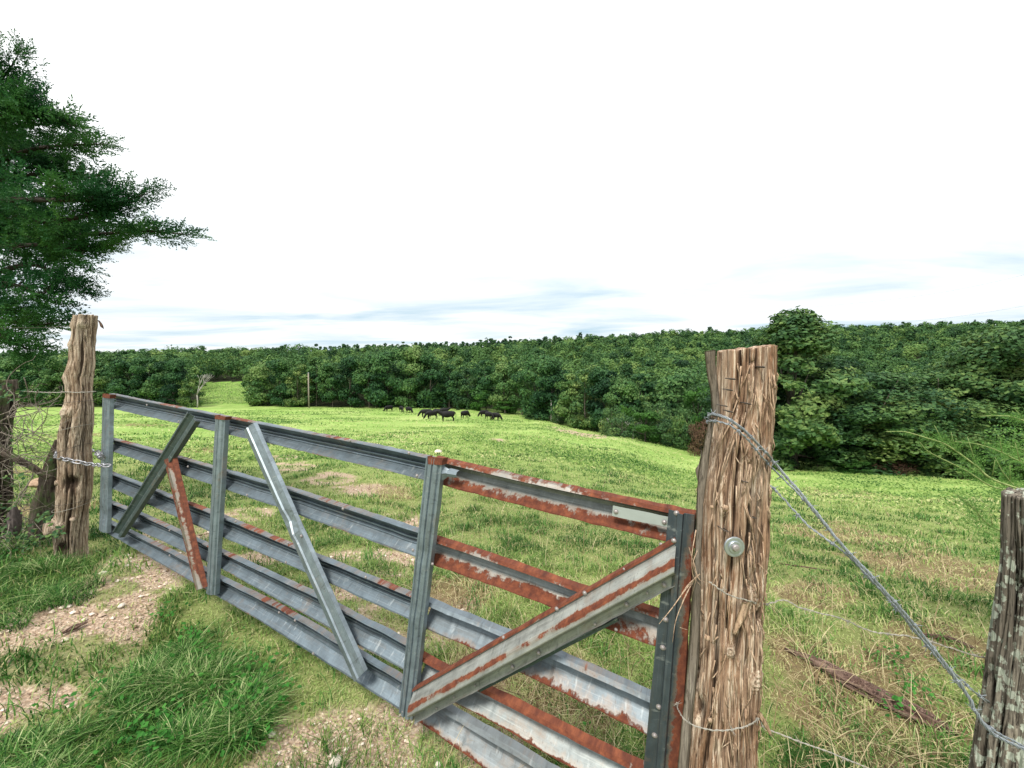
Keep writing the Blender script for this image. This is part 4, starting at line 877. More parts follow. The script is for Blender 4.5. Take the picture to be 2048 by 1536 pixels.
PROTO = {}
def tree(kind, px, Y, top_py, label, group=None, seed=0, cat='tree', name='broadleaf_tree', width=None, mat=None):
    """kind: prototype name; height from the row its top reaches"""
    x = (px - 1024) / FPX * Y; z = tz(x, Y); H = at(px, top_py, Y).z - z
    if kind not in PROTO:
        a = KINDS[kind]; spec = tree_meshes(**a['g']); root, ch_ = build_tree(spec, M[a['m']], (x, Y, z - 0.1), name, label, group, seed * 1.7, H / a['g']['H'], cat=cat); PROTO[kind] = ch_
    else:
        a = KINDS[kind]; root, _ = build_tree(None, None, (x, Y, z - 0.1), name, label, group, seed * 1.7, H / a['g']['H'], PROTO[kind], cat=cat)
    if width: s = width / (2 * a['g']['R']); root.scale = (s, s, root.scale[2])
    return root
KINDS = {
    'far_a': dict(m='leaf', g=dict(seed=1, H=15, R=5.0, n=5200, size=0.32, base=0.03, lobes=30, lobe=0.34, trunk_r=0.011)),
    'far_b': dict(m='leaf', g=dict(seed=2, H=15, R=4.2, n=4800, size=0.31, base=0.06, lobes=26, lobe=0.36, trunk_r=0.011)),
    'far_c': dict(m='leaf', g=dict(seed=3, H=15, R=5.6, n=5600, size=0.33, base=0.03, lobes=34, lobe=0.32, trunk_r=0.011)),
    'far_d': dict(m='leaf', g=dict(seed=4, H=16, R=4.0, n=4400, size=0.31, base=0.22, lobes=24, lobe=0.38, trunk_r=0.012)),
    'far_e': dict(m='leaf_near', g=dict(seed=15, H=15, R=4.6, n=5000, size=0.32, base=0.02, lobes=30, lobe=0.34, trunk_r=0.011)),
    'near_a': dict(m='leaf_near', g=dict(seed=5, H=16, R=5.2, n=17000, size=0.17, base=0.03, lobes=60, lobe=0.26)),
    'near_b': dict(m='leaf_near', g=dict(seed=6, H=15, R=5.0, n=16000, size=0.17, base=0.03, lobes=52, lobe=0.28)),
    'near_c': dict(m='leaf_near', g=dict(seed=7, H=16, R=4.6, n=17000, size=0.17, base=0.03, lobes=85, lobe=0.20, shape='spire')),
    'shrub': dict(m='leaf_near', g=dict(seed=8, H=4, R=2.6, n=3000, size=0.12, base=0.05, lobes=26, lobe=0.3)),
    'bright': dict(m='leaf_bright', g=dict(seed=9, H=6, R=2.6, n=3600, size=0.15, base=0.05, lobes=30, lobe=0.26)),
    'brown': dict(m='leaf_brown', g=dict(seed=10, H=3, R=2.2, n=2400, size=0.09, base=0.05, lobes=30, lobe=0.26)),
    'conifer': dict(m='leaf', g=dict(seed=11, H=5, R=1.6, n=1300, size=0.16, base=0.08, lobes=30, shape='cone')),
}
ordn = ['nearest', 'second', 'third', 'fourth', 'fifth', 'sixth', 'seventh', 'eighth', 'ninth', 'tenth', 'eleventh', 'twelfth', 'thirteenth', 'fourteenth', 'fifteenth', 'sixteenth', 'seventeenth', 'eighteenth']
# left of the meadow gap (from the gap leftwards)
g1 = 'trees along the far wood edge left of the meadow gap'
for i, (px, Y, tp, k) in enumerate([(382, 116, 745, 'far_e'), (345, 118, 718, 'far_a'), (300, 119, 712, 'far_b'), (262, 118, 714, 'far_c'), (222, 120, 706, 'far_e'), (168, 120, 712, 'far_a'), (118, 120, 716, 'far_c'), (76, 118, 722, 'far_b'), (36, 119, 714, 'far_a'), (-6, 120, 716, 'far_c'), (-60, 122, 712, 'far_b'), (-130, 122, 714, 'far_a')]):
    lb = ('dark broadleaf tree in the far wood edge, %s leftwards from the bright meadow gap' % ordn[i]) if px >= 0 else {-6: 'dark far tree half cut by the left edge of the view', -60: 'dark far tree just outside the left edge of the view', -130: 'dark far tree well outside the left edge of the view'}[px]
    tree(k, px, Y, tp, lb, g1, seed=i)
g2 = 'trees along the far wood edge behind the cattle'
lst = [(500, 122, 742, 'far_b'), (522, 120, 722, 'far_c'), (560, 119, 716, 'far_a'), (596, 118, 728, 'far_e'), (632, 120, 712, 'far_b'), (664, 118, 724, 'far_d'), (700, 119, 710, 'far_a'), (738, 118, 706, 'far_d'), (775, 118, 696, 'far_c'), (820, 118, 692, 'far_a'), (860, 117, 706, 'far_c'), (898, 117, 726, 'far_b'), (934, 115, 732, 'far_e'), (972, 112, 716, 'far_b'), (1008, 108, 728, 'far_a'), (1044, 104, 722, 'far_d'), (1072, 96, 702, 'far_c')]
for i, (px, Y, tp, k) in enumerate(lst):
    tree(k, px, Y, tp, 'broadleaf tree in the far wood edge, %s rightwards from the bright meadow gap' % ordn[i], g2, seed=i + 3)
g3 = 'trees along the wood edge between the cattle and the bolted gate post'
lst = [(1104, 90, 716, 'far_a'), (1140, 84, 742, 'far_b'), (1172, 80, 728, 'far_e'), (1208, 76, 735, 'far_a'), (1244, 72, 752, 'far_c'), (1282, 70, 742, 'far_b'), (1318, 66, 752, 'far_e'), (1356, 64, 738, 'far_c')]
names = ['tall', 'tall', 'tall', 'broad', 'round', 'round', 'dark', 'broad']
for i, (px, Y, tp, k) in enumerate(lst):
    tree(k, px, Y, tp, '%s tree in the wood edge, %s leftwards from the bolted gate post' % (names[i], ordn[7 - i]), g3, seed=i + 11)
# near right group
for (px, Y, tp, k, w, lb) in [
    (1590, 41, 604, 'near_c', 9.5, 'tallest leafy tree, its ragged top above the skyline just right of the bolted gate post'),
    (1500, 45, 735, 'near_a', 9, 'dark tree hidden mostly behind the bolted gate post'),
    (1530, 47, 650, 'near_b', 9, 'dark tree close behind the left side of the tallest right-hand tree'),
    (1668, 42, 708, 'near_b', 11, 'broad dark tree next right of the tallest tree'),
    (1745, 39, 735, 'near_a', 11, 'broad tree with yellowish tips, second right of the tallest tree'),
    (1820, 38, 765, 'near_b', 10, 'lower round tree third right of the tallest tree, under the hill dip'),
    (1890, 39, 728, 'near_a', 11, 'dark tree fourth right of the tallest tree'),
    (1968, 40, 658, 'near_c', 12, 'tall dark tree second from the right edge of the view'),
    (2050, 38, 636, 'near_a', 12, 'tall dark tree cut by the right edge of the view'),
    (2160, 38, 650, 'near_b', 12, 'dark tree just beyond the right edge of the view'),
    (1440, 50, 760, 'near_b', 9, 'dark tree just left of and behind the bolted gate post'),
    (2290, 38, 660, 'near_a', 12, 'dark tree well beyond the right edge of the view')]:
    tree(k, px, Y, tp, lb, 'dark trees behind the right pasture', seed=px, width=w * (1.5 if px == 1590 else 1.12))
for (px, Y, tp, k, w, lb) in [
    (1398, 50, 772, 'bright', 5, 'bright yellow-green young tree left of the bolted gate post'), (1255, 70, 768, 'bright', 4.5, 'light green tree low in the wood edge above the shrubs'),
    (1405, 45, 838, 'brown', 3.2, 'brown dying shrub touching the left side of the bolted gate post'), (1340, 52, 838, 'shrub', 5, 'rounded green shrub left of the brown shrub'),
    (1292, 54, 820, 'bright', 5, 'bluish green spiky shrub at the pasture corner'), (1246, 57, 832, 'shrub', 6, 'leafy shrub at the left end of the shrub row by the dirt patch'), (1375, 50, 812, 'shrub', 4.5, 'dark green shrub behind the brown shrub'), (1316, 56, 800, 'shrub', 6, 'large rounded shrub standing behind the shrub row'),
    (1225, 62, 812, 'shrub', 5, 'dark shrub at the foot of the wood above the dirt patch'),
    (1010, 106, 800, 'bright', 7, 'light green bushy tree at the wood edge just right of the cattle'), (960, 110, 776, 'bright', 8, 'light green tree at the wood edge behind the lone cow'),
    (1070, 92, 826, 'shrub', 6, 'low dark shrub right of the rightmost cow'), (1120, 86, 824, 'shrub', 4, 'low shrub at the foot of the tall trees, right of the cattle'),
    (1560, 40, 905, 'shrub', 3.5, 'low shrub right of the bolted gate post at the foot of the tallest tree'), (1640, 38.5, 922, 'shrub', 3.5, 'low shrub under the broad dark tree'), (1715, 37, 915, 'bright', 3.6, 'yellowish green bush at the right wood edge, left of a brownish one'),
    (1790, 36.5, 918, 'brown', 4, 'brownish weedy bush at the right wood edge'), (1870, 36, 925, 'shrub', 3.5, 'dark low shrub right of the brownish weedy bush'), (1945, 36, 928, 'shrub', 3.5, 'dark low shrub behind the top of the lichen post'), (2030, 36, 915, 'shrub', 4, 'dark low shrub at the right edge of the view')]:
    tree(k, px, Y, tp, lb, 'shrubs and young trees at the wood edge', seed=px * 3, cat='shrub' if k in ('shrub', 'brown') or w < 4 else 'tree', name='shrub' if k in ('shrub', 'brown') or w < 4 else 'young_tree', width=w)
for (px, tp, lb) in [(862, 800, 'small conifer sapling above the grazing cows, leftmost of four'), (888, 796, 'small conifer sapling above the group of cows, second of four'), (915, 802, 'small conifer sapling just left of the lone cow'), (935, 804, 'small conifer sapling right above the lone cow')]:
    tree('conifer', px, 110, tp, lb, 'conifer saplings behind the cattle', seed=px, name='conifer_sapling')
# dead grey tree by the meadow gap
def dead_tree(px, Y, base_py, top_py, label, seed, spread=0.35, mat='deadwood', low=None):
    rng = random.Random(seed); x = (px - 1024) / FPX * Y; z = tz(x, Y); H = at(px, top_py, Y).z - z; mb = MB()
    def grow(p, d, L, r, dep):
        q = p + d * L; m = p + d * L * 0.5 + Vector((rng.uniform(-1, 1), rng.uniform(-1, 1), 0)) * L * 0.06
        mb.tube([p, m, q], [r, r * .8, r * .6], 6)
        if dep == 0: return
        for i in range(3): grow(q, (d + Vector((rng.uniform(-1, 1), rng.uniform(-1, 1), rng.uniform(-.1, .6))) * spread * 1.6).normalized(), L * rng.uniform(.55, .8), r * .58, dep - 1)
    grow(Vector((0, 0, -.3)), Vector((0, 0, 1)), H * 0.36, H * 0.018, 3)
    root = empty('dead_tree', (x, Y, z), label, 'dead tree'); mb.build('trunk', M[mat], root)
dead_tree(393, 113, 815, 738, 'bare grey dead tree standing left of the bright meadow gap', 5)
dead_tree(1268, 55, 860, 826, 'small fallen grey dead branches in front of the shrub row', 8, 0.6)
dead_tree(1220, 66, 860, 822, 'grey dead branches poking from the dark wood edge left of the shrub row', 9, 0.6)
def pale_trunks():
    for i, (px, Y, tp, lb) in enumerate([(1103, 88, 800, 'slim pale bare trunk standing at the wood edge right of the cattle'), (1116, 87, 810, 'slim pale bare trunk right beside another at the wood edge')]):
        x = (px - 1024) / FPX * Y; z = tz(x, Y); H = at(px, tp, Y).z - z; mb = MB(); mb.tube([(0, 0, -.3), (0.05, 0, H * .5), (-.1, 0, H)], [.22, .17, .08], 8)
        root = empty('bare_trunk', (x, Y, z), lb, 'tree trunk'); mb.build('trunk', M['deadwood'], root)
pale_trunks()

# hillside wood: reads as one mass
def forest():
    rng = np.random.RandomState(77); Vs, Qs, Cs, n0 = [], [], [], 0; cnt = 0
    bands = [(50, 90, 5.6, 1000, 0.27), (90, 140, 6.6, 600, 0.36), (140, 230, 8.0, 420, 0.48), (230, 360, 9.6, 300, 0.64), (360, 560, 11.5, 200, 0.88)]
    for y0, y1, sp, n, size in bands:
        ys = np.arange(y0, y1, sp)
        for y in ys:
            w = 1.42 * y; xs = np.arange(-w, w, sp)
            for x in xs:
                xx, yy = x + rng.uniform(-.45, .45) * sp, y + rng.uniform(-.45, .45) * sp
                t = xx / yy
                if yy < front(t) + 5: continue
                px = t * FPX + 1024
                if 400 < px < 496 and yy < 196: continue
                if 380 < px < 510 and yy < 150 : continue
                z = tz(xx, yy); H = rng.uniform(8.5, 17); R = rng.uniform(3.0, 6.4)
                pine = rng.rand() < (0.75 if (yy > 300 and 640 < px < 1120) else 0.10)
                if pine: H *= 1.12; R *= 0.75
                P, d, L, k = crown_pts(rng, H, R, n, 0.2 if not pine else 0.3, 12 if pine else rng.randint(5, 10), 'cone' if pine else 'oak', 0.46 if pine else 0.54)
                V, Q = cards(P, d, size, 0.7, rng, 0.28)
                base = (-.25 if pine else rng.uniform(-.25, .75)); Cs.append(np.clip(base + rng.uniform(0, .35, len(L))[k] + rng.uniform(0, 0.3, len(Q)), -.4, 1.3))
                Vs.append(V + np.array([xx, yy, z - 0.3])); Qs.append(Q + n0); n0 += len(V); cnt += 1
    o = mesh_np('forest', np.concatenate(Vs), np.concatenate(Qs), None, M['leaf_far'], None, None, {'c': np.concatenate(Cs)}, False)
    tag(o, 'dense green mixed wood covering the hills behind the pasture', 'forest', kind='stuff'); print('forest trees', cnt, len(Q))
forest()

# ------------------------------------------------------------------ big cedar at left
def spray_mesh(rng, L=0.34, n=10, leaf=0.012, droop=0.1):
    """one feathery spray along +X: side twigs set with tiny scale-like shoots"""
    P0, D, C = [], [], []
    for i in range(n):
        u = (i + 0.5) / n; side = 1 if i % 2 else -1; l = L * 0.5 * (1 - 0.65 * u) * rng.uniform(.7, 1.2)
        a = rng.uniform(0.5, 1.0); dv = np.array([math.cos(a), side * math.sin(a) * rng.uniform(.5, 1), rng.uniform(-.5, .8)]); dv /= np.linalg.norm(dv)
        b = np.array([u * L, 0, -droop * u * u * L]); m = max(3, int(l / 0.013))
        for j in range(m):
            p = b + dv * l * (j + .5) / m; w = dv + rng.normal(0, .65, 3); w /= np.linalg.norm(w); P0.append(p); D.append(w)
    for j in range(int(L / 0.012)):
        p = np.array([L * (j + .5) * 0.012 / L, 0, 0]); w = np.array([1, 0, 0]) + rng.normal(0, .6, 3); w /= np.linalg.norm(w); P0.append(p); D.append(w)
    P0, D = np.array(P0), np.array(D); n_ = len(P0); side = np.cross(D, rng.normal(0, 1, (n_, 3))); side /= np.linalg.norm(side, axis=1)[:, None]
    l = leaf * rng.uniform(.8, 1.8, (n_, 1)); w = leaf * 0.30
    V = np.stack([P0, P0 + D * l * .5 + side * w, P0 + D * l, P0 + D * l * .5 - side * w], 1)
    return V.reshape(-1, 3)
def place_sprays(templ, pos, dirs, scales, rng):
    Vs = []
    for p, d, s in zip(pos, dirs, scales):
        d = d / np.linalg.norm(d); r = rng.normal(0, 1, 3); b = np.cross(d, r); b /= np.linalg.norm(b); c = np.cross(d, b)
        Vs.append((templ[rng.randint(len(templ))] * s) @ np.stack([d, b, c]) + p)
    V = np.concatenate(Vs); return V, np.arange(len(V)).reshape(-1, 4)
def big_cedar():
    rng = np.random.RandomState(5); Y0 = 5.2
    base = at(-330, 1000, Y0 + .6); base.z = tz(base.x, base.y)
    root = empty('cedar_tree', base, 'big dark green cedar overhanging from the left edge, its feathery branches against the sky', 'tree')
    B = np.array(base); tr = MB(); top = at(-300, -250, Y0 + .6)
    trunk = bez([Vector((0, 0, -.2)), (at(-320, 700, Y0 + .6) - base), (at(-300, 300, Y0 + .6) - base), top - base], 20); tr.tube(trunk, np.linspace(.17, .03, 20), 12); tr.build('trunk', M['limb'], root)
    # limbs: (start px, py on trunk) -> (tip px, py), thickness; clusters of sprays follow each limb
    limbs = [((-310, 480), (-60, 470), (160, 470), (290, 462), (378, 470), 0.0), ((-310, 440), (0, 440), (130, 440), (220, 412), (300, 385), -.5), ((-310, 380), (-60, 340), (60, 300), (150, 290), (215, 288), .3), ((-305, 300), (-100, 260), (10, 230), (90, 235), (150, 252), -.3),
             ((-300, 260), (-150, 230), (-40, 190), (10, 150), (40, 104), .2), ((-300, 300), (-120, 270), (-20, 240), (30, 215), (66, 190), -.4), ((-310, 560), (-80, 560), (60, 530), (120, 560), (165, 585), .2), ((-310, 600), (-100, 600), (20, 570), (80, 590), (110, 560), -.4),
             ((-310, 640), (-100, 640), (0, 640), (70, 650), (135, 640), .1), ((-310, 680), (-100, 680), (-10, 670), (40, 690), (60, 705), -.2), ((-310, 620), (-100, 610), (-20, 600), (20, 620), (50, 640), .5), ((-310, 420), (-80, 380), (60, 350), (140, 360), (200, 350), .6),
             ((-310, 520), (-80, 500), (80, 490), (160, 500), (225, 490), -.3), ((-310, 400), (-60, 400), (90, 400), (180, 400), (220, 380), -.7), ((-310, 450), (-80, 430), (40, 420), (120, 450), (200, 455), .8), ((-305, 340), (-100, 300), (0, 280), (60, 310), (130, 330), .7), ((-310, 500), (-90, 470), (20, 470), (90, 500), (150, 520), .4)]
    bm_ = MB(); pos, dirs, scl = [], [], []
    for a, b, c, d, e, dy in limbs:
        pts = [at(*a, Y0 + .6), at(*b, Y0 + .5 + dy * .5), at(*c, Y0 + dy), at(*d, Y0 + dy), at(*e, Y0 + dy * .8)]
        P = bez([p - base for p in pts], 30); bm_.tube(P, np.linspace(.045, .004, 30), 6)
        Pn = np.array([list(p) for p in P])
        for i in range(6, 30):
            f = i / 29; pxx = 1024 + (Pn[i][0] + B[0]) / (Pn[i][1] + B[1]) * FPX
            if pxx < -160: continue
            ns = int((15 if c[1] < 520 else 8) * (1 - f) + 3) if f < .85 else 3
            rad_ = 0.36 * (1 - f) ** 0.8 + 0.04
            t = Pn[min(i + 1, 29)] - Pn[i - 1]; t /= np.linalg.norm(t)
            for j in range(ns):
                off = rng.normal(0, 1, 3) * np.array([.6, 1, .62]) * rad_ * rng.uniform(.15, .85)
                p = Pn[i] + off; dv = t * 1.0 + off / (np.linalg.norm(off) + .05) * .7 + np.array([0, 0, .25]) + rng.normal(0, .3, 3)
                pos.append(p); dirs.append(dv); scl.append(rng.uniform(.55, 1.15) * (1 if f < .8 else .8))
                if j % 3 == 0: bm_.tube([Vector(Pn[i]), Vector((Pn[i] + p) / 2 + [0, 0, .03]), Vector(p)], [.008, .005, .0025], 4)
    bm_.build('branches', M['limb'], root)
    templ = [spray_mesh(rng, 0.30, 9, 0.026) for _ in range(8)]
    V, Q = place_sprays(templ, pos, dirs, scl, rng)
    # clump-wise colour
    cen = V.reshape(-1, 4, 3).mean(1); c = np.clip(fbm(cen[:, 0] * 2.5, cen[:, 1] * 2.5, cen[:, 2] * 2.5, 3, 3) * 1.6 - 0.45 + rng.uniform(-.12, .12, len(cen)), 0, 1)
    mesh_np('crown', V, Q, None, M['cedar'], root, None, {'c': c}, False); print('cedar sprays', len(pos), len(Q))
big_cedar()

# young cedar reaching in from the right
def right_cedar():
    rng = np.random.RandomState(8); Y0 = 1.9
    base = at(2330, 1500, 2.1); base.z = tz(base.x, base.y)
    root = empty('young_cedar', base, 'light green feathery cedar sprigs reaching in from the right edge above the lichen post', 'tree')
    tr = MB(); tr.tube([Vector((0, 0, -.1)), at(2330, 1200, 2.1) - base, at(2310, 900, 2.1) - base, at(2290, 600, 2.1) - base], [.05, .04, .025, .006], 10); tr.build('trunk', M['twig'], root)
    _st = bez([Vector((0, 0, -.1)), at(2330, 1200, 2.1) - base, at(2310, 900, 2.1) - base, at(2290, 600, 2.1) - base], 41)
    tr_pts = lambda h: _st[int(h * 40)]
    br = [[(2320, 1060), (2150, 1010), (1998, 964), (1953, 932), (1916, 905), (1888, 887), (1857, 877), (1812, 864), (1773, 863)], [(2310, 1000), (2150, 950), (2048, 925), (2004, 905), (1959, 889), (1910, 883)], [(2300, 900), (2150, 870), (2048, 841), (2013, 832), (1961, 832)],
          [(2310, 1100), (2100, 1085), (1994, 1058), (1950, 1020), (1935, 1005), (1906, 985)], [(2310, 1010), (2120, 985), (2040, 975), (2010, 950), (1990, 915)], [(2320, 1120), (2150, 1110), (2060, 1100), (2000, 1078), (1930, 1040)], [(2320, 1060), (2150, 1000), (2060, 980), (1990, 975), (1930, 940), (1860, 905), (1840, 885)]]
    side = [((1857, 877), (1840, 856)), ((1888, 887), (1869, 851)), ((1912, 903), (1902, 864)), ((1953, 932), (1935, 874)), ((2004, 905), (2000, 882)), ((2040, 922), (2030, 885)), ((2048, 838), (2030, 818)), ((1985, 950), (1990, 920)), ((2020, 960), (2020, 930)), ((1960, 1040), (1945, 1005)), ((1985, 1050), (1975, 1010)), ((1830, 870), (1808, 862))]
    w = MB(); lf = MB(); pos, dirs, scl = [], [], []
    for i, b in enumerate(br):
        dy = (-.1, .05, .15, .1, 0, .2, -.02)[i]; P = bez([at(x, y, Y0 + dy + max(0, (x - 2000) / 330) * .2) - base for x, y in b], 60); w.tube(P, np.linspace(.006, .0012, 60), 5)
        for j in range(5, 59):
            t = np.array(P[min(j + 1, 59)] - P[j - 1]); t /= np.linalg.norm(t); f = j / 59
            for q in range(3 if f < .65 else 2 if f < .9 else 1):
                pos.append(np.array(P[j]) + rng.normal(0, .004, 3)); dirs.append(t + rng.normal(0, .5 if f < .8 else .15, 3)); scl.append((0.36 if f < .65 else .2) * rng.uniform(.6, 1.2))
    for k in range(46):
        h_ = rng.uniform(.15, 1.0); az = rng.uniform(0, 6.28); A = Vector(tr_pts(h_)); L_ = .95 * (1.05 - h_) + .12
        d_ = Vector((math.cos(az), math.sin(az), rng.uniform(.1, .5)))
        if d_.x < -.2 and d_.y < .6 : d_.x = -d_.x
        E_ = A + d_ * L_; w.tube([A, (A + E_) / 2 + Vector((0, 0, -.02)), E_], [.006, .004, .001], 4)
        for j in range(26):
            f = (j + 3) / 29; pos.append(np.array(A.lerp(E_, f)) + rng.normal(0, .01, 3)); dirs.append(np.array(d_) + rng.normal(0, .6, 3)); scl.append(rng.uniform(.6, 1.2))
    for (a, b) in side:
        A, Bp = at(*a, Y0) - base, at(*b, Y0 - .03) - base; w.tube([A, (A + Bp) / 2, Bp], [.002, .0015, .001], 4)
        for j in range(14):
            f = j / 13; pos.append(np.array(A.lerp(Bp, f))); dirs.append(np.array(Bp - A) / (Bp - A).length + rng.normal(0, .45, 3)); scl.append(rng.uniform(.15, .3) * (1.2 - f * .7))
    w.build('branches', simple('pale_twig', (0.30, 0.36, 0.14), 0.8), root)
    templ = [spray_mesh(rng, 0.16, 7, 0.011) for _ in range(6)]
    V, Q = place_sprays(templ, pos, dirs, scl, rng); mesh_np('foliage', V, Q, None, M['cedar_pale'], root, None, {'c': rng.uniform(0, 1, len(Q))}, False); print('right cedar', len(Q))
right_cedar()

# dead brush at left
def brush():
    rng = random.Random(12); o0 = at(30, 1000, 3.6); o0.z = tz(o0.x, o0.y)
    root = empty('dead_brush', o0, 'grey tangle of bare vines and twigs round the mossy post at the left edge', 'brush'); mb = MB()
    for i in range(230):
        px, py = rng.uniform(-60, 66), rng.uniform(800, 1090); p = at(px, py, rng.uniform(3.2, 3.9)) - o0; P = [p]; d = Vector((rng.uniform(-1, 1), rng.uniform(-.6, .6), rng.uniform(-1, 1))).normalized()
        for j in range(rng.randint(4, 9)):
            d = (d + Vector((rng.uniform(-1, 1), rng.uniform(-1, 1), rng.uniform(-1, .9))) * .55).normalized(); p = p + d * rng.uniform(.03, .09); P.append(p)
        r = rng.uniform(.0012, .0045); mb.tube(bez(P, len(P) * 2), [r * (1 - .6 * k / (len(P) * 2 - 1)) for k in range(len(P) * 2)], 5)
    for pts in [[(10, 900), (70, 862), (118, 848)], [(66, 868), (64, 845), (76, 822), (80, 812)], [(66, 868), (90, 840), (96, 815)], [(20, 835), (60, 828), (82, 818)], [(38, 790), (30, 830), (44, 860)], [(48, 755), (58, 790), (64, 815)], [(76, 780), (70, 800), (80, 830)], [(40, 990), (55, 970), (66, 945), (62, 915)], [(30, 880), (60, 868), (110, 885)], [(0, 830), (60, 810), (84, 830), (82, 860)], [(35, 1010), (50, 985), (58, 965)], [(78, 815), (100, 830), (118, 828)]]:
        P = bez([at(x, y, 3.5 + rng.uniform(-.1, .1)) - o0 for x, y in pts], 14); r = rng.uniform(.003, .006); mb.tube(P, [r * (1 - .6 * k / 13) for k in range(14)], 5)
    mb.build('twigs', M['twig'], root)
    r2 = np.random.RandomState(3); P = []
    for (cx, cy, n, s) in [(10, 775, 90, 25), (30, 790, 60, 20), (102, 920, 12, 6), (88, 1035, 60, 14), (110, 1065, 70, 14), (20, 960, 60, 30), (40, 870, 40, 22), (15, 1060, 120, 30), (60, 1080, 120, 25), (10, 1010, 60, 20)]:
        for i in range(n):
            P.append(np.array(at(cx + r2.normal(0, s * .6), cy + r2.normal(0, s * .5), 3.4 + r2.normal(0, .12)) - o0))
    P = np.array(P); P = P[r2.uniform(0, 1, len(P)) < np.where(P[:, 2] > .45, .35, .8)]; V, Q = cards(P, np.tile([0, -.6, .8], (len(P), 1)), 0.017, .7, r2, .6); mesh_np('leaves', V, Q, None, M['leaf_near'], root, None, {'c': r2.uniform(.2, 1.2, len(Q))}, False)
brush()

# ------------------------------------------------------------------ grass
def blades(P, h, w, lean, az, c, seg=3):
    """curved blades; P (n,3)"""
    n = len(P); d = np.stack([np.cos(az), np.sin(az), np.zeros(n)], -1); s = np.stack([-np.sin(az), np.cos(az), np.zeros(n)], -1)
    rows = []
    for k in range(seg):
        f = k / seg; cen = P + d * (lean * h * f * f)[:, None] + np.array([0, 0, 1]) * (h * (f - 0.42 * np.minimum(lean, 1.3) * f * f))[:, None]; ww = (w * (1 - 0.55 * f))[:, None]
        rows += [cen - s * ww, cen + s * ww]
    tip = P + d * (lean * h)[:, None] + np.array([0, 0, 1]) * (h * (1 - 0.42 * np.minimum(lean, 1.3)))[:, None]; rows.append(tip)
    m = 2 * seg + 1; V = np.stack(rows, 1).reshape(-1, 3); b = np.arange(n)[:, None] * m
    Q = np.concatenate([b + np.array([[2 * k, 2 * k + 1, 2 * k + 3, 2 * k + 2]]) for k in range(seg - 1)]) if seg > 1 else None
    T = b + np.array([[2 * seg - 2, 2 * seg - 1, 2 * seg]])
    C = np.concatenate([np.tile(c, seg - 1), c]) if seg > 1 else c
    return V, Q, T, C
def inpoly(x, y, poly):
    r = np.zeros(len(x), bool); j = len(poly) - 1
    for i in range(len(poly)):
        xi, yi = poly[i]; xj, yj = poly[j]; c = ((yi > y) != (yj > y)) & (x < (xj - xi) * (y - yi) / (yj - yi + 1e-12) + xi); r ^= c; j = i
    return r
LUSH1 = [tuple(hit(*p))[:2] for p in [(215, 1440), (225, 1395), (250, 1350), (310, 1305), (385, 1290), (450, 1320), (510, 1365), (548, 1415), (570, 1450), (540, 1480), (460, 1495), (380, 1510), (270, 1510)]]
LUSH3 = [tuple(hit(*p))[:2] for p in [(-250, 1500), (60, 1470), (220, 1440), (300, 1480), (420, 1530), (380, 1700), (-200, 1750)]]
LUSH2 = [tuple(hit(*p))[:2] for p in [(-300, 1120), (20, 1095), (90, 1120), (150, 1120), (190, 1175), (150, 1215), (60, 1225), (10, 1270), (-300, 1300)]]
def sample_polar(rng, n, r0, r1, a0=-1.0, a1=1.02, pw=0.0):
    a = rng.uniform(a0, a1, n); u = rng.uniform(0, 1, n); r = np.exp(math.log(r0) + (math.log(r1) - math.log(r0)) * u)
    return r * np.sin(a), r * np.cos(a), r
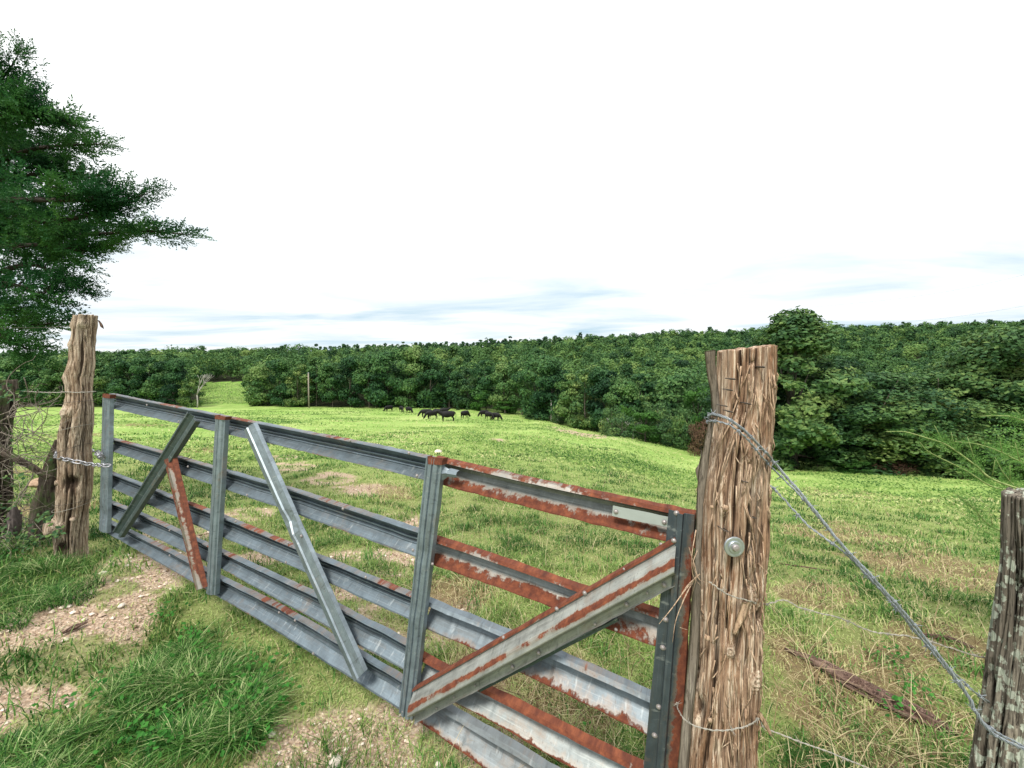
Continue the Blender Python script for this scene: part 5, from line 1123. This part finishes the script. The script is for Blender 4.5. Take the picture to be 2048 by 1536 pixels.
def grass():
    rng = np.random.RandomState(9)
    n = 400000; x, y, r = sample_polar(rng, n, 1.1, 26, -1.25, 1.3)
    b = bare(x, y); br = brown(x, y); keep = rng.uniform(0, 1, n) > b * 0.80; keep &= ~(rng.uniform(0, 1, n) < br * 0.35)
    x, y, r, b, br = x[keep], y[keep], r[keep], b[keep], br[keep]; n = len(x)
    z = terrain(x, y); P = np.stack([x, y, z - 0.004], -1)
    tuft = fbm(x * 3.2, y * 3.2, 0, 61, 4); big = fbm(x * .6, y * .6, 0, 71, 4)
    h = (0.022 + 0.055 * smooth(.40, .72, tuft)) * rng.uniform(.5, 1.6, n) * (1 + r * 0.03); w = 0.0011 * (1 + r * 0.55) * rng.uniform(.7, 1.3, n)
    rightish = smooth(0.05, .5, x / np.maximum(y, .5)) * smooth(7, 2, y)
    c = 0.29 + (big - .5) * 1.1 - (tuft - .5) * .9 + rng.normal(0, .13, n) + .26 * br + .12 * b + 0.04 * rightish + 0.05 * smooth(3, 14, r)
    dry = rng.uniform(0, 1, n) < 0.09 + .30 * br + .07 * rightish; c = np.where(dry, rng.uniform(.75, .97, n), c)
    V, Q, T, C = blades(P, h, w, rng.uniform(.2, 1.5, n), rng.uniform(0, 6.283, n), np.clip(c, 0, 1), 2)
    o = mesh_np('grass', V, Q, T, M['grass'], None, None, {'c': C}, False); tag(o, 'short patchy pasture grass, green and straw coloured', 'grass', kind='stuff')
    # long lush clumps
    for nm, poly, n, hh, lb in [('tall_grass', LUSH1, 15000, .105, 'long dark green grass clump in the foreground at lower left'), ('tall_grass', LUSH3, 7000, .08, 'thinner long grass in the bottom left corner'), ('tall_grass', LUSH2, 13000, .12, 'long green grass below the mossy post at the left edge')]:
        pa = np.array(poly); lo, hi = pa.min(0), pa.max(0); x = rng.uniform(lo[0], hi[0], n * 3); y = rng.uniform(lo[1], hi[1], n * 3)
        wob = (fbm(x * 4, y * 4, 0, 5, 3) - .5) * .3; k = inpoly(x + wob, y + wob, poly) & (vnoise(x * 9, y * 9, 0, 4) > .25); x, y = x[k][:n], y[k][:n]; m = len(x)
        z = terrain(x, y); t = fbm(x * 5, y * 5, 0, 15, 3)
        az0 = fbm(x * 2.5, y * 2.5, 0, 25, 2) * 12
        h = hh * (0.35 + 1.1 * smooth(.3, .7, t)) * rng.uniform(.45, 1.35, m); c = np.clip(.45 + (t - .5) * .6 + rng.normal(0, .30, m), 0, 1)
        V, Q, T, C = blades(np.stack([x, y, z - .01], -1), h, .0021 * rng.uniform(.6, 1.5, m), rng.uniform(.3, 1.5, m), az0 + rng.normal(0, 2.2, m), c, 4)
        o = mesh_np(nm, V, Q, T, M['lush'], None, None, {'c': C}, False); tag(o, lb, 'grass', kind='stuff')
    # tufts of darker grass scattered
    n = 33000; tx, ty, tr_ = sample_polar(rng, 1150, 1.3, 30, -1.25, 1.3); tb = bare(tx, ty) < .6; tx, ty, tr_ = tx[tb], ty[tb], tr_[tb]; i = rng.randint(len(tx), size=n)
    sp = .03 + .012 * tr_[i]; x = tx[i] + rng.normal(0, 1, n) * sp; y = ty[i] + rng.normal(0, 1, n) * sp; r = np.hypot(x, y); z = terrain(x, y)
    V, Q, T, C = blades(np.stack([x, y, z - .005], -1), rng.uniform(.04, .12, n) * (1 + r * .03), .0016 * (1 + r * .35), rng.uniform(.2, 1.2, n), rng.uniform(0, 6.28, n), np.clip(rng.normal(.5, .22, n), 0, 1), 3)
    o = mesh_np('grass_tufts', V, Q, T, M['lush'], None, None, {'c': C}, False); tag(o, 'darker green grass tufts dotted over the pasture', 'grass', kind='stuff')
    # dry straw
    n = 26000; x, y, r = sample_polar(rng, n, 1.1, 13, -.35, 1.25); br = brown(x, y); rg = smooth(-.15, .45, x / np.maximum(y, .5)) * smooth(6, 1.5, y)
    k = rng.uniform(0, 1, n) < .03 + .50 * br + .13 * rg; x, y, r = x[k], y[k], r[k]; m = len(x); z = terrain(x, y)
    V, Q, T, C = blades(np.stack([x, y, z], -1), rng.uniform(.05, .22, m), .0012 * (1 + r * .35) * rng.uniform(.6, 1.2, m), rng.uniform(.6, 2.2, m), rng.uniform(0, 6.28, m), rng.uniform(0, 1, m), 3)
    o = mesh_np('dry_grass', V, Q, T, M['straw'], None, None, {'c': C}, False); tag(o, 'dead straw-coloured grass lying in the right foreground', 'dry grass', kind='stuff')
    # tall seed stems
    n = 500; x, y, r = sample_polar(rng, n, 1.4, 8, -.2, .95); z = terrain(x, y)
    V, Q, T, C = blades(np.stack([x, y, z], -1), rng.uniform(.15, .42, n), np.full(n, .0011) * (1 + r * .25), rng.uniform(.05, .7, n), rng.uniform(0, 6.28, n), rng.uniform(.5, 1, n), 5)
    o = mesh_np('seed_stems', V, Q, T, M['straw'], None, None, {'c': C}, False); tag(o, 'thin dry stems standing above the grass', 'grass stems', kind='stuff')
    # far pasture: clumps of weeds and coarse grass
    n = 130000; x, y, r = sample_polar(rng, n, 14, 125, -1.1, 1.2); t = x / y; cl = fbm(x * .16, y * .16, 0, 81, 4); k = (y < front(t) - 2) & (rng.uniform(0, 1, n) < .2 + 1.5 * smooth(.45, .62, cl)) & (bare(x, y) < .5)
    x, y, r, cl = x[k], y[k], r[k], cl[k]; m = len(x); z = terrain(x, y)
    P = np.stack([x, y, z + rng.uniform(0, .10, m) * (1 + r * .006)], -1); V, Q = cards(P, np.tile([0, -.3, 1.], (m, 1)), .03 + .0014 * r, .5, rng, .45)
    c = np.clip(.36 + (cl - .55) * -1.2 + rng.normal(0, .13, m), 0, .8)
    o = mesh_np('pasture_weeds', V, Q, None, M['grass'], None, None, {'c': c}, False); tag(o, 'coarse weeds and grass clumps over the far pasture', 'weeds', kind='stuff')
    # meadow gap
    n = 6000; y = rng.uniform(124, 192, n); px = rng.uniform(398, 500, n); x = (px - 1024) / FPX * y; z = terrain(x, y)
    V, Q = cards(np.stack([x, y, z + .15], -1), np.tile([0, -.5, 1.], (n, 1)), .32, .4, rng, .3)
    o = mesh_np('meadow_grass', V, Q, None, M['grass'], None, None, {'c': np.clip(rng.normal(.36, .12, n), 0, 1)}, False); tag(o, 'bright meadow grass in the gap between the woods', 'grass', kind='stuff')
    # clover and broadleaf weeds in the lush clump
    P = []
    for (px, py, k, s) in [(500, 1370, 240, .09), (470, 1420, 200, .08), (540, 1420, 160, .06), (300, 1470, 160, .07), (330, 1500, 110, .05), (420, 1330, 150, .08), (380, 1290, 120, .06), (500, 1500, 80, .04), (110, 1085, 110, .12), (60, 1120, 160, .2), (200, 1400, 100, .1), (330, 1240, 80, .05), (1130, 1500, 90, .05), (1800, 1440, 50, .05), (1790, 1330, 90, .06), (1840, 1400, 70, .05), (490, 1430, 200, .06)]:
        c0 = hit(px, py)
        for i in range(int(k * .6)): a = rng.normal(0, s, 2); P.append((c0.x + a[0], c0.y + a[1], tz(c0.x, c0.y) + rng.uniform(.02, .11)))
    P = np.array(P); V, Q = cards(P, np.tile([0, -.2, 1.], (len(P), 1)), .0125, .75, rng, .4)
    o = mesh_np('broadleaf_weeds', V, Q, None, M['weed'], None, None, {'c': rng.uniform(0, 1, len(P))}, False); tag(o, 'small round-leaved weeds growing through the foreground grass', 'weeds', kind='stuff')
    # gravel
    n = 90000; x, y, r = sample_polar(rng, n, 1.1, 9, -1.0, .4); k = bare(x, y) > rng.uniform(.15, 1, n); x, y, r = x[k], y[k], r[k]; m = len(x); z = terrain(x, y) - .012
    s = (.0018 + .012 * rng.uniform(0, 1, m) ** 9) * (1 + .25 * (r - 1.5).clip(0, 6)); octa = np.array([[1, 0, 0], [0, 1, 0], [-1, 0, 0], [0, -1, 0], [0, 0, .75], [0, 0, -.75]])
    V = (octa[None] * rng.uniform(.6, 1.25, (m, 6, 1))) * s[:, None, None]; a = rng.uniform(0, 6.28, m); ca, sa = np.cos(a), np.sin(a)
    V = np.stack([V[..., 0] * ca[:, None] - V[..., 1] * sa[:, None], V[..., 0] * sa[:, None] + V[..., 1] * ca[:, None], V[..., 2]], -1) + np.stack([x, y, z + s * .4], -1)[:, None]
    tri = np.array([[0, 1, 4], [1, 2, 4], [2, 3, 4], [3, 0, 4], [1, 0, 5], [2, 1, 5], [3, 2, 5], [0, 3, 5]]); T = (np.arange(m)[:, None, None] * 6 + tri[None]).reshape(-1, 3)
    nt = NT('gravel_stones'); mt = nt.pbr(nt.ramp(nt.attr('c'), [(0, (.20, .13, .09)), (.3, (.40, .30, .22)), (.65, (.58, .47, .37)), (1, (.76, .68, .59))]), .95, 0, None, .2)
    o = mesh_np('gravel', V.reshape(-1, 3), None, T, mt, None, None, {'c': np.repeat(rng.uniform(0, 1, m), 8)}, False); tag(o, 'pale limestone gravel on the bare patches of the track', 'gravel', kind='stuff')
    print('blades etc done')
grass()

# ------------------------------------------------------------------ cattle
def cow_mesh(graze, seed=0):
    me = bpy.data.meshes.new('cow_body'); V, E, R = [], [], []
    def v(p, r, par=None):
        V.append(p); R.append(r); i = len(V) - 1
        if par is not None: E.append((par, i))
        return i
    # X forward; withers 1.32 m
    pel = v((-0.62, 0, 1.05), (.27, .30)); rump = v((-0.88, 0, 1.08), (.20, .24), pel)
    bel = v((-0.25, 0, 0.96), (.33, .36), pel); rib = v((0.12, 0, 0.94), (.34, .38), bel); che = v((0.48, 0, 0.96), (.29, .34), rib); sh = v((0.70, 0, 1.04), (.21, .27), che)
    if graze: n1 = v((0.98, 0, .88), (.14, .19), sh); n2 = v((1.20, 0, .58), (.105, .14), n1); hd = v((1.32, 0, .36), (.105, .13), n2); mz = v((1.44, 0, .13), (.065, .07), hd); ed = Vector((0.05, 0, .06))
    else: n1 = v((1.00, 0, 1.18), (.14, .19), sh); n2 = v((1.22, 0, 1.34), (.11, .14), n1); hd = v((1.40, 0, 1.38), (.105, .125), n2); mz = v((1.68, 0, 1.24), (.065, .07), hd); ed = Vector((-.05, 0, .05))
    for s in (-1, 1): e1 = v((V[hd][0] + ed.x * .5, s * .10, V[hd][2] + .06), (.03, .03), hd); v((V[hd][0] + ed.x, s * .25, V[hd][2] + .05), (.028, .05), e1)
    for s in (-1, 1):
        a = v((0.56, s * .17, .74), (.12, .13), che); b = v((0.60, s * .17, .44), (.062, .066), a); c = v((0.57, s * .17, .12), (.042, .045), b); v((0.60, s * .17, .02), (.055, .055), c)
        a = v((-0.70, s * .19, .80), (.14, .18), pel); b = v((-0.60, s * .19, .60), (.09, .11), a); c = v((-0.80, s * .19, .42), (.055, .062), b); d = v((-0.76, s * .19, .12), (.042, .045), c); v((-0.73, s * .19, .02), (.055, .055), d)
    t1 = v((-1.04, 0, 1.12), (.04, .04), rump); t2 = v((-1.12, 0, .80), (.022, .022), t1); v((-1.10, 0, .48), (.038, .038), t2)
    me.from_pydata(V, E, []); o = bpy.data.objects.new('tmp', me); COL.objects.link(o)
    m = o.modifiers.new('s', 'SKIN'); m.use_smooth_shade = True; sv = me.skin_vertices[0].data
    for i, r in enumerate(R): sv[i].radius = (r[0] * 1.28, r[1] * 1.28); sv[i].use_root = (i == 0)
    o.modifiers.new('d', 'SUBSURF').levels = 2; o.modifiers['d'].render_levels = 2
    dg = bpy.context.evaluated_depsgraph_get(); res = bpy.data.meshes.new_from_object(o.evaluated_get(dg)); bpy.data.objects.remove(o); res.name = 'body'
    res.materials.clear(); res.materials.append(M['hide']); return res
CM = {True: cow_mesh(True), False: cow_mesh(False)}
herd = [(778, 823, 235, True, 'black cow farthest left in the herd, against the dark wood'), (803, 824, 300, True, 'black cow second from the left of the herd, grazing'), (818, 826, 318, True, 'black cow grazing, third from the left of the herd'),
        (852, 834, 205, True, 'black cow grazing with its head low, left end of the main cluster'), (864, 838, 215, True, 'black cow grazing in front of the left end of the main cluster'), (874, 832, 150, True, 'black cow behind the middle of the main cluster'),
        (895, 843, 200, False, 'largest black cow, standing side on at the front of the main cluster'), (889, 829, 20, False, 'black cow standing behind the largest cow'), (930, 837, 60, True, 'lone black cow seen from behind between the two clusters'),
        (968, 834, 215, True, 'black cow at the back of the right cluster'), (978, 839, 310, True, 'black cow in the middle of the right cluster'), (991, 841, 325, True, 'black cow grazing at the right end of the herd')]
for px, py, rot, gr, lb in herd:
    p = hit(px, py)
    if p.y > 112: p = Vector(((px - 1024) / FPX * 104, 104, tz((px - 1024) / FPX * 104, 104)))
    o = bpy.data.objects.new('cow', CM[gr]); COL.objects.link(o); o.location = p; o.rotation_euler[2] = rad(rot); tag(o, lb, 'cow', 'black cattle grazing in the far pasture')
    s = 1.12 if px != 895 else 1.22; o.scale = (s, s, s); print('cow', px, round(p.y, 1))
p = hit(895, 829); mb = MB(); mb.tube([(0, 0, 0), (0, 0, 1.3), (0, 0, 1.5)], [.12, .12, .05], 8); o = mb.build('white_marker', M['white']); o.location = p; tag(o, 'small white upright marker showing just behind the main cluster of cows', 'marker')
